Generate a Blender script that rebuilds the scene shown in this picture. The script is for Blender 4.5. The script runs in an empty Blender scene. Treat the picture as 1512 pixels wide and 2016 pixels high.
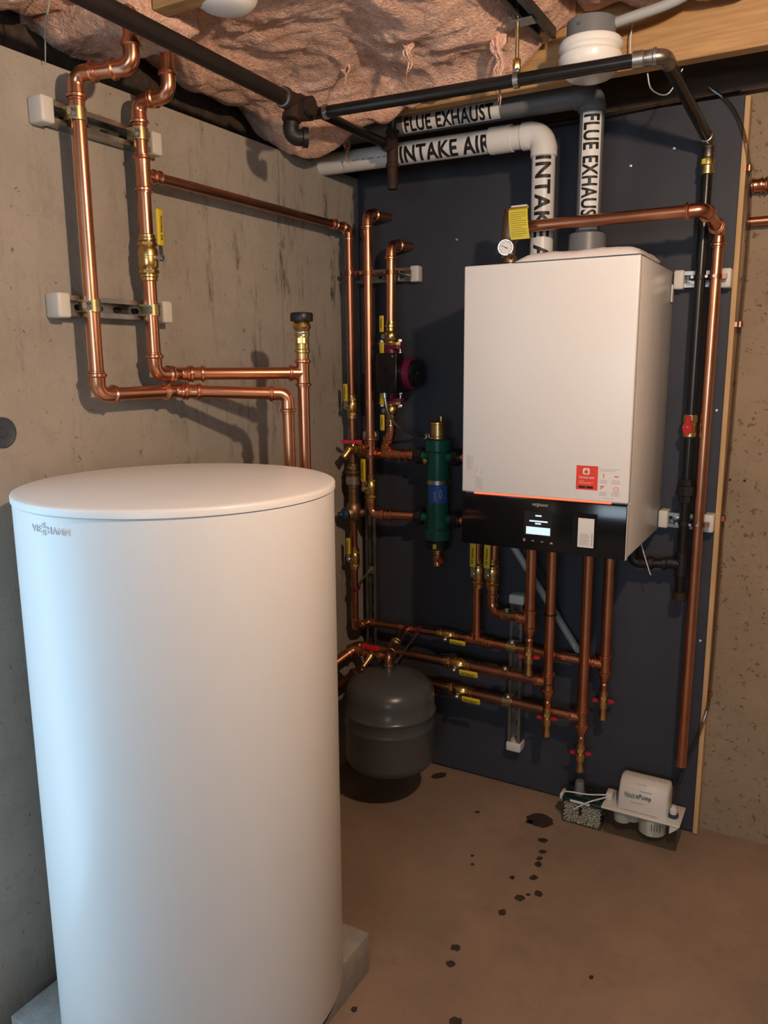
import bpy, bmesh, math, random
from mathutils import Vector, Matrix, noise
random.seed(7)
scene = bpy.context.scene
COL = scene.collection

# ---------------------------------------------------------------- camera, world, light, exposure
cam = bpy.data.cameras.new('camera')
cam.sensor_fit = 'HORIZONTAL'; cam.sensor_width = 36.0; cam.lens = 1551.82/1512*36.0
cam.clip_start = 0.02; cam.clip_end = 60
camo = bpy.data.objects.new('camera', cam); COL.objects.link(camo)
_r = Vector((0.87085708, 0.49148225, -0.00728928)); _u = Vector((-0.08524208, 0.16561205, 0.98250009)); _f = Vector((-0.48408855, 0.85499581, -0.1861194))
camo.matrix_world = Matrix(((_r.x, _u.x, -_f.x, 1.38889), (_r.y, _u.y, -_f.y, -2.29583), (_r.z, _u.z, -_f.z, 1.38331), (0, 0, 0, 1)))
scene.camera = camo

world = bpy.data.worlds.new('world'); scene.world = world; world.use_nodes = True
world.node_tree.nodes['Background'].inputs[0].default_value = (0.62, 0.80, 1.0, 1)
world.node_tree.nodes['Background'].inputs[1].default_value = 0.6

BULB_W, BULB_COL = 47.0, (1.0, .73, .52)
DAY_W, WIN_FILL_W = 8.5, 30.0
def area_light(name, loc, rot, sx, sy, power, color):
    l = bpy.data.lights.new(name, 'AREA'); l.shape = 'RECTANGLE'; l.size = sx; l.size_y = sy; l.energy = power; l.color = color
    o = bpy.data.objects.new(name, l); COL.objects.link(o); o.location = loc; o.rotation_euler = rot; return o
# daylight coming in through the open bulkhead doorway in the left wall, behind the picture's edge
area_light('doorway_daylight', (-0.02, -1.91, 1.0), (0, -math.pi/2, 0), 1.75, 0.62, DAY_W, (0.47, 0.76, 1.0))

# soft cool fill light, set in an added window behind the camera
area_light('window_fill', (1.7, -4.57, 1.45), (math.pi/2, 0, 0), 1.5, 0.75, WIN_FILL_W, (0.66, 0.84, 1.0))

vs = scene.view_settings
vs.view_transform = 'Standard'; vs.look = 'None'; vs.gamma = 1.0; vs.use_curve_mapping = False
vs.exposure = 0.18
cy = scene.cycles; cy.adaptive_threshold = .03; cy.max_bounces = 7; cy.diffuse_bounces = 3; cy.glossy_bounces = 4; cy.transmission_bounces = 6; cy.transparent_max_bounces = 12; cy.caustics_reflective = False; cy.caustics_refractive = False

# ---------------------------------------------------------------- materials
MATS = {}
def mat(name, col, rough=0.5, metal=0.0, var=0.0, vscale=12.0, bump=0.0, bscale=60.0, spec=0.5, col2=None, emit=None, estr=0.0, trans=0.0, ior=1.45, coat=0.0, rvar=0.0, stretch=None, alpha=1.0):
    m = bpy.data.materials.new(name); m.use_nodes = True
    nt = m.node_tree; b = nt.nodes['Principled BSDF']; L = nt.links
    b.inputs['Base Color'].default_value = (*col, 1); b.inputs['Roughness'].default_value = rough
    b.inputs['Metallic'].default_value = metal; b.inputs['Specular IOR Level'].default_value = spec
    b.inputs['IOR'].default_value = ior; b.inputs['Transmission Weight'].default_value = trans; b.inputs['Coat Weight'].default_value = coat
    b.inputs['Alpha'].default_value = alpha
    if emit: b.inputs['Emission Color'].default_value = (*emit, 1); b.inputs['Emission Strength'].default_value = estr
    if var or col2 or bump or rvar:
        tc = nt.nodes.new('ShaderNodeTexCoord'); src = tc.outputs['Object']
        if stretch:
            mp = nt.nodes.new('ShaderNodeMapping'); mp.inputs['Scale'].default_value = stretch; L.new(src, mp.inputs[0]); src = mp.outputs[0]
        n = nt.nodes.new('ShaderNodeTexNoise'); n.inputs['Scale'].default_value = vscale; n.inputs['Detail'].default_value = 6
        L.new(src, n.inputs['Vector'])
        if var or col2:
            c2 = col2 or tuple(c*(1-var) for c in col)
            rp = nt.nodes.new('ShaderNodeValToRGB'); rp.color_ramp.elements[0].position = .35; rp.color_ramp.elements[1].position = .65
            rp.color_ramp.elements[0].color = (*c2, 1); rp.color_ramp.elements[1].color = (*col, 1)
            L.new(n.outputs['Fac'], rp.inputs[0]); L.new(rp.outputs[0], b.inputs['Base Color'])
        if rvar:
            mr = nt.nodes.new('ShaderNodeMapRange'); mr.inputs[3].default_value = max(.02, rough-rvar); mr.inputs[4].default_value = rough+rvar
            L.new(n.outputs['Fac'], mr.inputs[0]); L.new(mr.outputs[0], b.inputs['Roughness'])
        if bump:
            n2 = nt.nodes.new('ShaderNodeTexNoise'); n2.inputs['Scale'].default_value = bscale; n2.inputs['Detail'].default_value = 5
            L.new(src, n2.inputs['Vector'])
            bp = nt.nodes.new('ShaderNodeBump'); bp.inputs['Strength'].default_value = bump; bp.inputs['Distance'].default_value = .01
            L.new(n2.outputs['Fac'], bp.inputs['Height']); L.new(bp.outputs[0], b.inputs['Normal'])
    MATS[name] = m; return m

mat('copper', (.72, .335, .20), .29, 1, col2=(.60, .265, .15), vscale=9, rvar=.03)
mat('copper_dull', (.44, .20, .125), .36, 1, col2=(.35, .155, .095), vscale=9, rvar=.03)
mat('brass', (.72, .50, .20), .30, 1, col2=(.56, .37, .14), vscale=40, rvar=.08)
mat('bronze', (.36, .24, .15), .45, 1, var=.25, vscale=40)
mat('zinc', (.62, .62, .60), .33, 1, var=.2, vscale=60)
mat('galvanized', (.46, .47, .45), .38, 1, var=.25, vscale=30)
mat('gold_zinc', (.60, .50, .24), .36, 1, var=.25, vscale=40)
mat('black_iron', (.014, .012, .011), .28, .1, var=.3, vscale=40, spec=.6)
mat('cast_iron', (.020, .017, .016), .45, .2, var=.3, bump=.15, bscale=160, spec=.5)
mat('iron_dusty', (.020, .014, .012), .5, .1, var=.3, bump=.1, bscale=120)
mat('rusty_iron', (.050, .026, .016), .7, .2, var=.4, vscale=50, bump=.2, bscale=140)
mat('pvc_white', (.74, .71, .68), .36, var=.04, vscale=6)
mat('pvc_grey', (.17, .175, .18), .40, var=.08, vscale=8)
mat('print_black', (.012, .011, .011), .5)
mat('sticker_white', (.78, .76, .73), .45)
mat('enamel_white', (.80, .78, .76), .32, var=.02, vscale=3)
mat('tank_white', (.83, .82, .81), .36, var=.02, vscale=2)
mat('tank_grey', (.66, .65, .64), .4)
mat('gloss_black', (.006, .006, .007), .14)
mat('black_plastic', (.012, .012, .013), .4)
mat('rubber_black', (.012, .012, .012), .6)
mat('porcelain', (.80, .78, .74), .25)
mat('cap_white', (.72, .68, .62), .42)
mat('yellow_vinyl', (.72, .52, .03), .45)
mat('yellow_paper', (.72, .60, .06), .6)
mat('red_plastic', (.52, .015, .03), .38)
mat('red_print', (.80, .06, .035), .45)
mat('blue_print', (.03, .11, .42), .4)
mat('blue_plastic', (.02, .05, .12), .35)
mat('green_paint', (.008, .105, .075), .30)
mat('green_lid', (.010, .030, .022), .35)
mat('green_print', (.03, .22, .08), .5)
mat('maroon_paint', (.13, .012, .035), .38)
mat('grey_enamel', (.075, .079, .083), .28, var=.06, vscale=5)
mat('grey_print', (.42, .38, .36), .6)
mat('grey_conduit', (.36, .37, .37), .42)
mat('white_cable', (.74, .72, .68), .4)
mat('paper_white', (.80, .76, .74), .35, var=.05, vscale=14, bump=.08, bscale=30)
mat('pellet_white', (.80, .74, .64), .7, var=.15, vscale=90)
mat('wood', (.50, .30, .13), .7, col2=(.38, .215, .09), vscale=7, stretch=(1.2, 16, 16), bump=.06, bscale=30)
mat('wood_light', (.68, .44, .22), .65, col2=(.56, .34, .15), vscale=6, stretch=(16, 16, 1.0))
mat('wood_dark_shade', (.09, .06, .04), .8, col2=(.05, .035, .025), vscale=6, stretch=(1, 10, 10))  # dark tone includes painted shade for the gap over the left wall
mat('dark_steel', (.10, .105, .10), .42, .7, var=.25, vscale=40)
mat('glass', (1, 1, 1), .02, trans=1.0, ior=1.15)
mat('screen_glow', (.3, .4, .45), .3, emit=(.66, .86, .96), estr=.8)
mat('led_glow', (.8, .1, .05), .4, emit=(1.0, .085, .03), estr=2.4)
mat('stain', (.065, .047, .035), .5, var=.4, vscale=60)
mat('cobweb', (.45, .40, .35), .9)
mat('block_concrete', (.36, .345, .32), .9, var=.18, vscale=30, bump=.25, bscale=150)

def clear(name, tint, rough, ior):
    m = bpy.data.materials.new(name); m.use_nodes = True; nt = m.node_tree; nt.nodes.clear(); N = nt.nodes.new; L = nt.links
    t = N('ShaderNodeBsdfTransparent'); t.inputs[0].default_value = (*tint, 1); g = N('ShaderNodeBsdfGlossy'); g.inputs['Roughness'].default_value = rough
    f0 = N('ShaderNodeLayerWeight'); f0.inputs[0].default_value = .5; f1 = N('ShaderNodeMath'); f1.operation = 'POWER'; L.new(f0.outputs['Facing'], f1.inputs[0]); f1.inputs[1].default_value = 4.0; f = N('ShaderNodeMath'); f.operation = 'MULTIPLY_ADD'; L.new(f1.outputs[0], f.inputs[0]); f.inputs[1].default_value = .5; f.inputs[2].default_value = (ior-1)*.12; x = N('ShaderNodeMixShader'); o = N('ShaderNodeOutputMaterial')
    L.new(f.outputs[0], x.inputs[0]); L.new(t.outputs[0], x.inputs[1]); L.new(g.outputs[0], x.inputs[2]); L.new(x.outputs[0], o.inputs[0]); MATS[name] = m
clear('clear_plastic', (.92, .93, .91), .08, 1.5); clear('clear_tube', (.74, .70, .66), .06, 1.6); clear('bulb_glass', (.97, .97, .95), .03, 1.2)
mat('press_steel', (.34, .31, .27), .34, 1, var=.15, vscale=20)

def nodes_new(m):
    nt = m.node_tree; b = nt.nodes['Principled BSDF']; return nt, b, nt.links
def concrete(name, c1, c2, dark, pit_scale, pit_thr, streak=0.0, bumpd=.5):
    m = bpy.data.materials.new(name); m.use_nodes = True; nt, b, L = nodes_new(m); N = nt.nodes.new
    b.inputs['Roughness'].default_value = .85; b.inputs['Specular IOR Level'].default_value = .25
    tc = N('ShaderNodeTexCoord'); src = tc.outputs['Object']
    def nz(scale, detail=6, sc=None, rough=.6):
        v = src
        if sc:
            mp = N('ShaderNodeMapping'); mp.inputs['Scale'].default_value = sc; L.new(src, mp.inputs[0]); v = mp.outputs[0]
        n = N('ShaderNodeTexNoise'); n.inputs['Scale'].default_value = scale; n.inputs['Detail'].default_value = detail; n.inputs['Roughness'].default_value = rough
        L.new(v, n.inputs['Vector']); return n.outputs['Fac']
    def ramp(f, a, bb, ca=(0, 0, 0), cb=(1, 1, 1)):
        r = N('ShaderNodeValToRGB'); e = r.color_ramp.elements; e[0].position = a; e[1].position = bb; e[0].color = (*ca, 1); e[1].color = (*cb, 1)
        L.new(f, r.inputs[0]); return r.outputs[0]
    def mix(fac, a, bb):
        x = N('ShaderNodeMix'); x.data_type = 'RGBA'
        (L.new(fac, x.inputs[0]) if not isinstance(fac, float) else setattr(x.inputs[0], 'default_value', fac))
        for i, s in ((6, a), (7, bb)):
            if isinstance(s, tuple): x.inputs[i].default_value = (*s, 1)
            else: L.new(s, x.inputs[i])
        return x.outputs[2]
    def mul(a, k):
        x = N('ShaderNodeMath'); x.operation = 'MULTIPLY'; L.new(a, x.inputs[0])
        if isinstance(k, float): x.inputs[1].default_value = k
        else: L.new(k, x.inputs[1])
        return x.outputs[0]
    c = ramp(nz(2.2, 8), .32, .68, c2, c1)
    c = mix(mul(ramp(nz(14, 6, rough=.75), .52, .75), .45), c, tuple(k*.72 for k in c2))
    c = mix(mul(ramp(nz(5, 4), .55, .8), .35), c, tuple(min(1, k*1.18) for k in c1))
    pits = ramp(nz(pit_scale, 3, rough=.8), pit_thr, pit_thr+.05)
    c = mix(mul(pits, .62), c, dark)
    if streak:
        reg = ramp(nz(1.3, 2), .36, .52)
        sx_ = N('ShaderNodeSeparateXYZ'); L.new(src, sx_.inputs[0]); yr = N('ShaderNodeMapRange'); yr.inputs[1].default_value = -1.0; yr.inputs[2].default_value = -.65; yr.inputs[3].default_value = .22; yr.inputs[4].default_value = 1.0
        L.new(sx_.outputs['Y'], yr.inputs[0]); reg = mul(reg, yr.outputs[0])
        sm = N('ShaderNodeMath'); sm.operation = 'COMPARE'; L.new(sx_.outputs['Y'], sm.inputs[0]); sm.inputs[1].default_value = -.42; sm.inputs[2].default_value = .0016; c = mix(mul(sm.outputs[0], .45), c, dark)
        s = ramp(nz(3.2, 4, sc=(1, 5.0, .8), rough=.7), .52, .64)
        s2 = ramp(nz(30, 4, sc=(1, 1, .28), rough=.8), .47, .60)
        c = mix(mul(mul(mul(s, s2), reg), streak), c, dark)
    L.new(c, b.inputs['Base Color'])
    bp = N('ShaderNodeBump'); bp.inputs['Strength'].default_value = bumpd; bp.inputs['Distance'].default_value = .004
    h = N('ShaderNodeMath'); h.operation = 'SUBTRACT'; L.new(nz(70, 6, rough=.7), h.inputs[0]); L.new(pits, h.inputs[1])
    L.new(h.outputs[0], bp.inputs['Height']); L.new(bp.outputs[0], b.inputs['Normal'])
    MATS[name] = m
concrete('concrete_wall', (.45, .395, .335), (.345, .30, .25), (.085, .068, .052), 46, .655, streak=1.0)
concrete('concrete_back', (.37, .275, .185), (.285, .21, .14), (.07, .055, .04), 60, .605, streak=.25)
concrete('concrete_floor', (.35, .25, .18), (.24, .175, .13), (.09, .068, .052), 60, .70, bumpd=.22)
MATS['concrete_floor'].node_tree.nodes['Principled BSDF'].inputs['Roughness'].default_value = .6

# painted board: smooth matt charcoal with faint scuffs
mat('board_paint', (.050, .051, .064), .52, col2=(.042, .043, .055), vscale=5, bump=.05, bscale=240, spec=.35)

# pink fibreglass
def insulation_mat():
    m = bpy.data.materials.new('fibreglass'); m.use_nodes = True; nt, b, L = nodes_new(m); N = nt.nodes.new
    tc = N('ShaderNodeTexCoord')
    n = N('ShaderNodeTexNoise'); n.inputs['Scale'].default_value = 7; n.inputs['Detail'].default_value = 10; n.inputs['Roughness'].default_value = .72; n.inputs['Distortion'].default_value = 2.2
    L.new(tc.outputs['Object'], n.inputs['Vector'])
    r = N('ShaderNodeValToRGB'); e = r.color_ramp.elements
    e[0].position = .30; e[0].color = (.58, .31, .21, 1); e[1].position = .74; e[1].color = (.95, .68, .52, 1)
    e2 = r.color_ramp.elements.new(.52); e2.color = (.90, .53, .385, 1)
    L.new(n.outputs['Fac'], r.inputs[0])
    def blend(src, sc, det, dist, lo, hi, amt, colr):
        q = N('ShaderNodeTexNoise'); q.inputs['Scale'].default_value = sc; q.inputs['Detail'].default_value = det; q.inputs['Distortion'].default_value = dist; L.new(tc.outputs['Object'], q.inputs['Vector'])
        mr = N('ShaderNodeMapRange'); mr.inputs[1].default_value = lo; mr.inputs[2].default_value = hi; mr.inputs[4].default_value = amt; L.new(q.outputs['Fac'], mr.inputs[0])
        x = N('ShaderNodeMix'); x.data_type = 'RGBA'; L.new(mr.outputs[0], x.inputs[0]); L.new(src, x.inputs[6]); x.inputs[7].default_value = (*colr, 1); return x.outputs[2]
    cc_ = blend(r.outputs[0], 3.2, 4, 1.0, .50, .68, .35, (.46, .25, .16)); cc_ = blend(cc_, 22, 6, 4.5, .54, .68, .75, (.98, .76, .60)); cc_ = blend(cc_, 30, 5, 5.0, .56, .66, .6, (.44, .22, .15))
    L.new(cc_, b.inputs['Base Color'])
    b.inputs['Roughness'].default_value = .95; b.inputs['Specular IOR Level'].default_value = .1
    b.inputs['Sheen Weight'].default_value = .25
    n2 = N('ShaderNodeTexNoise'); n2.inputs['Scale'].default_value = 48; n2.inputs['Detail'].default_value = 6; n2.inputs['Distortion'].default_value = 3.5
    L.new(tc.outputs['Object'], n2.inputs['Vector'])
    bp = N('ShaderNodeBump'); bp.inputs['Strength'].default_value = .75; bp.inputs['Distance'].default_value = .009
    L.new(n2.outputs['Fac'], bp.inputs['Height']); L.new(bp.outputs[0], b.inputs['Normal'])
    MATS['fibreglass'] = m
insulation_mat()

# ---------------------------------------------------------------- mesh helpers
ORI = {}          # world origin of every un-rotated object
def V(*a): return Vector(a if len(a) == 3 else a[0])
def frame(axis):
    a = V(axis).normalized(); h = Vector((0, 0, 1)) if abs(a.z) < .9 else Vector((1, 0, 0))
    x = h.cross(a).normalized(); return x, a.cross(x), a
class MB:
    def __init__(s): s.v = []; s.f = []
    def add(s, vs, fs):
        o = len(s.v); s.v += [V(p) for p in vs]; s.f += [tuple(i+o for i in f) for f in fs]; return s
    def bm(s, bm):
        bm.verts.ensure_lookup_table(); bm.verts.index_update()
        s.add([v.co.copy() for v in bm.verts], [[v.index for v in f.verts] for f in bm.faces]); bm.free(); return s
    def box(s, x0, x1, y0, y1, z0, z1, bev=0.0, seg=2, mtx=None):
        b = bmesh.new(); bmesh.ops.create_cube(b, size=1)
        for v in b.verts:
            v.co = Vector(((x0+x1)/2+v.co.x*(x1-x0), (y0+y1)/2+v.co.y*(y1-y0), (z0+z1)/2+v.co.z*(z1-z0)))
        if bev: bmesh.ops.bevel(b, geom=b.edges[:], offset=bev, segments=seg, affect='EDGES', profile=.5)
        if mtx is not None: bmesh.ops.transform(b, matrix=mtx, verts=b.verts)
        return s.bm(b)
    def rings(s, rings, cap=True):
        n = len(rings[0]); vs = [p for r in rings for p in r]; fs = []
        for i in range(len(rings)-1):
            for j in range(n):
                k = (j+1) % n; fs.append((i*n+j, i*n+k, (i+1)*n+k, (i+1)*n+j))
        if cap: fs.append(tuple(reversed(range(n)))); fs.append(tuple((len(rings)-1)*n+j for j in range(n)))
        return s.add(vs, fs)
    def lathe(s, o, axis, prof, seg=20, cap=True):
        x, y, a = frame(axis); o = V(o)
        return s.rings([[o+a*h+(x*math.cos(2*math.pi*j/seg)+y*math.sin(2*math.pi*j/seg))*max(r, 1e-5) for j in range(seg)] for h, r in prof], cap)
    def hexa(s, o, axis, h0, h1, r, seg=6):
        return s.lathe(o, axis, [(h0, r*.94), (h0+.0008, r), (h1-.0008, r), (h1, r*.94)], seg)
    def sweep(s, pts, radii, seg=16, cap=True):
        pts = [V(p) for p in pts]; n = len(pts)
        if not isinstance(radii, (list, tuple)): radii = [radii]*n
        tg = [(pts[min(i+1, n-1)]-pts[max(i-1, 0)]).normalized() for i in range(n)]
        x, y, a = frame(tg[0]); rg = []
        for i in range(n):
            if i:
                q = tg[i-1].rotation_difference(tg[i]); x = q @ x; x = (x-tg[i]*x.dot(tg[i])).normalized()
            y = tg[i].cross(x)
            rg.append([pts[i]+(x*math.cos(2*math.pi*j/seg)+y*math.sin(2*math.pi*j/seg))*radii[i] for j in range(seg)])
        return s.rings(rg, cap)
    def prism(s, poly, o, u, v, n, t):
        o, u, v, n = V(o), V(u), V(v), V(n); k = len(poly)
        a = [o+u*p[0]+v*p[1] for p in poly]; b = [p+n*t for p in a]
        fs = [tuple(reversed(range(k))), tuple(range(k, 2*k))]+[(i, (i+1) % k, k+(i+1) % k, k+i) for i in range(k)]
        return s.add(a+b, fs)
    def ball(s, c, r, seg=14, sc=(1, 1, 1)):
        b = bmesh.new(); bmesh.ops.create_uvsphere(b, u_segments=seg, v_segments=max(6, seg//2+1), radius=r)
        for v in b.verts: v.co = V(c)+Vector((v.co.x*sc[0], v.co.y*sc[1], v.co.z*sc[2]))
        return s.bm(b)
    def mesh(s, name, m, off=Vector(), smooth=True, ang=38):
        me = bpy.data.meshes.new(name); me.from_pydata([p-off for p in s.v], [], s.f); me.update()
        b = bmesh.new(); b.from_mesh(me); bmesh.ops.recalc_face_normals(b, faces=b.faces); b.to_mesh(me); b.free()
        if smooth:
            me.shade_smooth(); me.set_sharp_from_angle(angle=math.radians(ang))
        if m: me.materials.append(MATS[m])
        return me
    def build(s, name, m, parent=None, label=None, smooth=True, ang=38, origin=None):
        if parent is not None: off = ORI[parent]
        elif origin is not None: off = V(origin)
        else:
            lo = [min(p[i] for p in s.v) for i in range(3)]; hi = [max(p[i] for p in s.v) for i in range(3)]
            off = Vector(((lo[0]+hi[0])/2, (lo[1]+hi[1])/2, lo[2]))
        o = bpy.data.objects.new(name, s.mesh(name, m, off, smooth, ang)); COL.objects.link(o)
        if parent is not None: o.parent = parent
        else: o.location = off
        ORI[o] = off
        if label: o['label'] = label
        return o
def thing(name, label, cat, loc=(0, 0, 0), group=None):
    o = bpy.data.objects.new(name, None); COL.objects.link(o); o.location = loc; o.empty_display_size = .05
    ORI[o] = V(loc); o['label'] = label; o['category'] = cat
    if group: o['group'] = group
    return o
def tag(o, label, cat, group=None):
    o['label'] = label; o['category'] = cat
    if group: o['group'] = group
    return o
def struct(o): o['kind'] = 'structure'; return o

# lettering
def text2d(body, bold=0.0, xs=1.0, cuts=0):
    """flat letters, cap height 1, starting at x=0; returns verts (x, y), faces and width"""
    cu = bpy.data.curves.new('t', 'FONT'); cu.body = body; cu.size = 1; cu.offset = bold; cu.space_character = 1.08; cu.resolution_u = 3
    ob = bpy.data.objects.new('t', cu); COL.objects.link(ob)
    dg = bpy.context.evaluated_depsgraph_get(); me = ob.evaluated_get(dg).to_mesh()
    b = bmesh.new(); b.from_mesh(me); ob.evaluated_get(dg).to_mesh_clear()
    bpy.data.objects.remove(ob); bpy.data.curves.remove(cu)
    bmesh.ops.remove_doubles(b, verts=b.verts, dist=1e-5)
    xs0 = min(v.co.x for v in b.verts); xs1 = max(v.co.x for v in b.verts)
    for v in b.verts: v.co.x = (v.co.x-xs0)*xs/.73; v.co.y /= .73
    for k in range(1, cuts):
        bmesh.ops.bisect_plane(b, geom=b.verts[:]+b.edges[:]+b.faces[:], plane_co=(0, -.05+1.1*k/cuts, 0), plane_no=(0, 1, 0))
    b.verts.ensure_lookup_table(); b.verts.index_update()
    vs_ = [(v.co.x, v.co.y) for v in b.verts]; fs_ = [[v.index for v in f.verts] for f in b.faces]; b.free()
    return vs_, fs_, (xs1-xs0)*xs/.73
def flat_text(body, o, u, v, h, width=None, bold=0.0, xs=1.0):
    vs_, fs_, w = text2d(body, bold, xs); k = (width/w) if width else h
    o, u, v = V(o), V(u), V(v); return MB().add([o+u*(p[0]*k)+v*(p[1]*h) for p in vs_], fs_)
def cyl_text(body, c, axis, out, r, h, start, length, bold=.02):
    """letters wrapped on a cylinder; reading direction = axis, letter-up = out x axis side"""
    vs_, fs_, w = text2d(body, bold, 1.0, cuts=8); c = V(c); a = V(axis).normalized(); out = V(out); out = (out-a*out.dot(a)).normalized(); up = out.cross(a)
    pts = []
    for x, y in vs_:
        th = (y-.5)*h/r; pts.append(c+a*(start+x*length/w)+(out*math.cos(th)+up*math.sin(th))*r)
    return MB().add(pts, fs_)
def cyl_patch(c, axis, out, r, h, start, length, n=14):
    c = V(c); a = V(axis).normalized(); out = V(out); out = (out-a*out.dot(a)).normalized(); up = out.cross(a); vs_ = []; fs_ = []
    for i in range(n+1):
        th = (i/n-.5)*h/r; d = (out*math.cos(th)+up*math.sin(th))*r; vs_ += [c+a*start+d, c+a*(start+length)+d]
    for i in range(n): fs_.append((2*i, 2*i+1, 2*i+3, 2*i+2))
    return MB().add(vs_, fs_)

# ---------------------------------------------------------------- pipe helpers
def socket_prof(L, r, bead=True):
    """profile of a crimped socket from its mouth (0) inwards (L)"""
    if not bead: return [(0, r*.98), (L*.04, r*1.14), (L, r*1.14)]
    return [(0, r*.98), (L*.04, r*1.12), (L*.16, r*1.12), (L*.22, r*1.36), (L*.40, r*1.38), (L*.5, r*1.14), (L, r*1.10)]
def elbow(root, c, pa, pb, r, m='copper', name='elbow', bend=1.5, bead=True, sk=1.9):
    c = V(c); a = (V(pa)-c).normalized(); b = (V(pb)-c).normalized()
    th = math.pi-a.angle(b)
    if th < .05: return 0
    R = r*bend; t = R*math.tan(th/2); s = r*sk; mb = MB(); pts = []; rad = []
    for d, q in socket_prof(s, r, bead): pts.append(c+a*(t+s-d)); rad.append(q)
    nrm = (a+b).normalized(); cen = c+nrm*(R/math.cos(th/2)); p0 = c+a*t; ax = (b.cross(a)).normalized()
    k = max(4, int(th/.2))
    for i in range(1, k):
        q = Matrix.Rotation(-th*i/k, 3, ax) @ (p0-cen); q2 = Matrix.Rotation(th*i/k, 3, ax) @ (p0-cen)
        q = q if ((cen+q)-(c+b*t)).length+((cen+q)-p0).length < ((cen+q2)-(c+b*t)).length+((cen+q2)-p0).length else q2
        pts.append(cen+q); rad.append(r*1.08)
    for d, q in reversed(socket_prof(s, r, bead)): pts.append(c+b*(t+s-d)); rad.append(q)
    mb.sweep(pts, rad, 18).build(name, m, root)
    return t+s*.5
def run(root, path, r, m='copper', em=None, bend=1.5, bead=True, sk=1.9, ends=(0, 0), name='pipe'):
    """straight pipes between the corners of a path, a fitting at every corner"""
    P = [V(p) for p in path]; cut = [ends[0]]
    for i in range(1, len(P)-1): cut.append(elbow(root, P[i], P[i-1], P[i+1], r, em or m, bend=bend, bead=bead, sk=sk))
    cut.append(ends[1])
    for i in range(len(P)-1):
        d = (P[i+1]-P[i]).normalized(); a = P[i]+d*cut[i]; b = P[i+1]-d*cut[i+1]
        if (b-a).dot(d) > .002: MB().lathe(a, d, [(0, r), ((b-a).length, r)], 18).build(name, m, root)
def coupling(root, c, axis, r, m='copper', L=2.6, bead=True, name='coupling'):
    h = r*L; p = socket_prof(h*.5, r, bead); c = V(c); a = V(axis).normalized()
    pr = [(d-h*.5, q) for d, q in p]+[(h*.5-d, q) for d, q in reversed(p)]
    return MB().lathe(c, a, pr, 18).build(name, m, root)
def tee(root, c, axis, br, r, rb=None, m='copper', L=5.0, bead=True, blen=2.6, name='tee'):
    rb = rb or r; h = r*L; p = socket_prof(r*1.7, r, bead); c = V(c); a = V(axis).normalized(); b = V(br).normalized()
    pr = [(d-h*.5, q) for d, q in p]+[(h*.5-d, q) for d, q in reversed(p)]
    mb = MB().lathe(c, a, pr, 18)
    Lb = r*blen; q = socket_prof(rb*1.6, rb, bead)
    mb.lathe(c, b, [(0, rb*1.08)]+[(Lb-d, k) for d, k in reversed(q)], 18)
    return mb.build(name, m, root)
def reducer(root, z1, z0, x, y, r1, r0, m='copper'):
    h = z1-z0
    return MB().lathe((x, y, z0), (0, 0, 1), [(0, r0), (0, r0*1.12), (h*.25, r0*1.12), (h*.32, r0*1.3), (h*.42, r0*1.3), (h*.46, r0*1.1), (h*.55, r0*1.12), (h*.9, r1*1.1), (h, r1*1.1)], 18).build('reducer', m, root)

# ================================================================ THE SETTING
X0, X1, YB, YR, ZC = 0.0, 3.6, 0.045, -4.6, 2.30
def slab(name, m, x0, x1, y0, y1, z0, z1, parent=None):
    o = MB().box(x0, x1, y0, y1, z0, z1).build(name, m, parent, smooth=False, origin=(0, 0, 0) if parent is None else None); return o
floor = struct(slab('floor', 'concrete_floor', -.4, X1+.2, YR-.2, .25, -.12, 0))
# left foundation wall with a doorway that lies behind the picture's edge
mb = MB()
mb.box(-.22, 0, -1.57, .25, 0, 1.962); mb.box(-.22, 0, YR, -2.25, 0, 1.962)
wall_left = struct(mb.build('wall_left', 'concrete_wall', smooth=False, origin=(0, 0, 0)))
wall_back = struct(slab('wall_back', 'concrete_back', -.22, X1, YB, .25, 0, 2.30))
for hx_ in (1.160, 1.197): MB().lathe((hx_, YB+.001, 1.059), (0, -1, 0), [(0, .0035), (.0018, .0035), (.0018, 0)], 10).build('tie_hole', 'rubber_black', wall_back)
struct(slab('wall_right', 'concrete_back', X1, X1+.2, YR, .25, 0, 2.30))
rw = MB().box(-.22, .95, YR-.2, YR, 0, 2.30).box(2.45, X1, YR-.2, YR, 0, 2.30).box(.95, 2.45, YR-.2, YR, 0, 1.07).box(.95, 2.45, YR-.2, YR, 1.83, 2.30)
struct(rw.build('wall_rear', 'concrete_back', smooth=False, origin=(0, 0, 0)))
wf = MB().box(.95, 2.45, YR-.14, YR-.10, 1.07, 1.11).box(.95, 2.45, YR-.14, YR-.10, 1.79, 1.83).box(.95, .99, YR-.14, YR-.10, 1.11, 1.79).box(2.41, 2.45, YR-.14, YR-.10, 1.11, 1.79).box(1.68, 1.72, YR-.14, YR-.10, 1.11, 1.79)
added_window = struct(wf.build('added_window', 'sticker_white', smooth=False, origin=(0, 0, 0)))  # unseen window, added to give the cool fill light a place
for a, b in ((.99, 1.68), (1.72, 2.41)): MB().box(a, b, YR-.124, YR-.118, 1.11, 1.79).build('pane', 'bulb_glass', added_window, smooth=False)
struct(slab('ceiling', 'wood_dark_shade', -.4, X1+.2, YR-.2, .25, 2.30, 2.33))
struct(slab('trim_1', 'wood_dark_shade', -.22, -.10, YR, YB, 1.962, 2.30))       # rim joist on the left wall, shadow of the gap put into its colour
struct(slab('trim_2', 'wood_dark_shade', -.10, X1, -.02+.03, YB, 2.045, 2.30))  # rim board on the back wall
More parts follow.
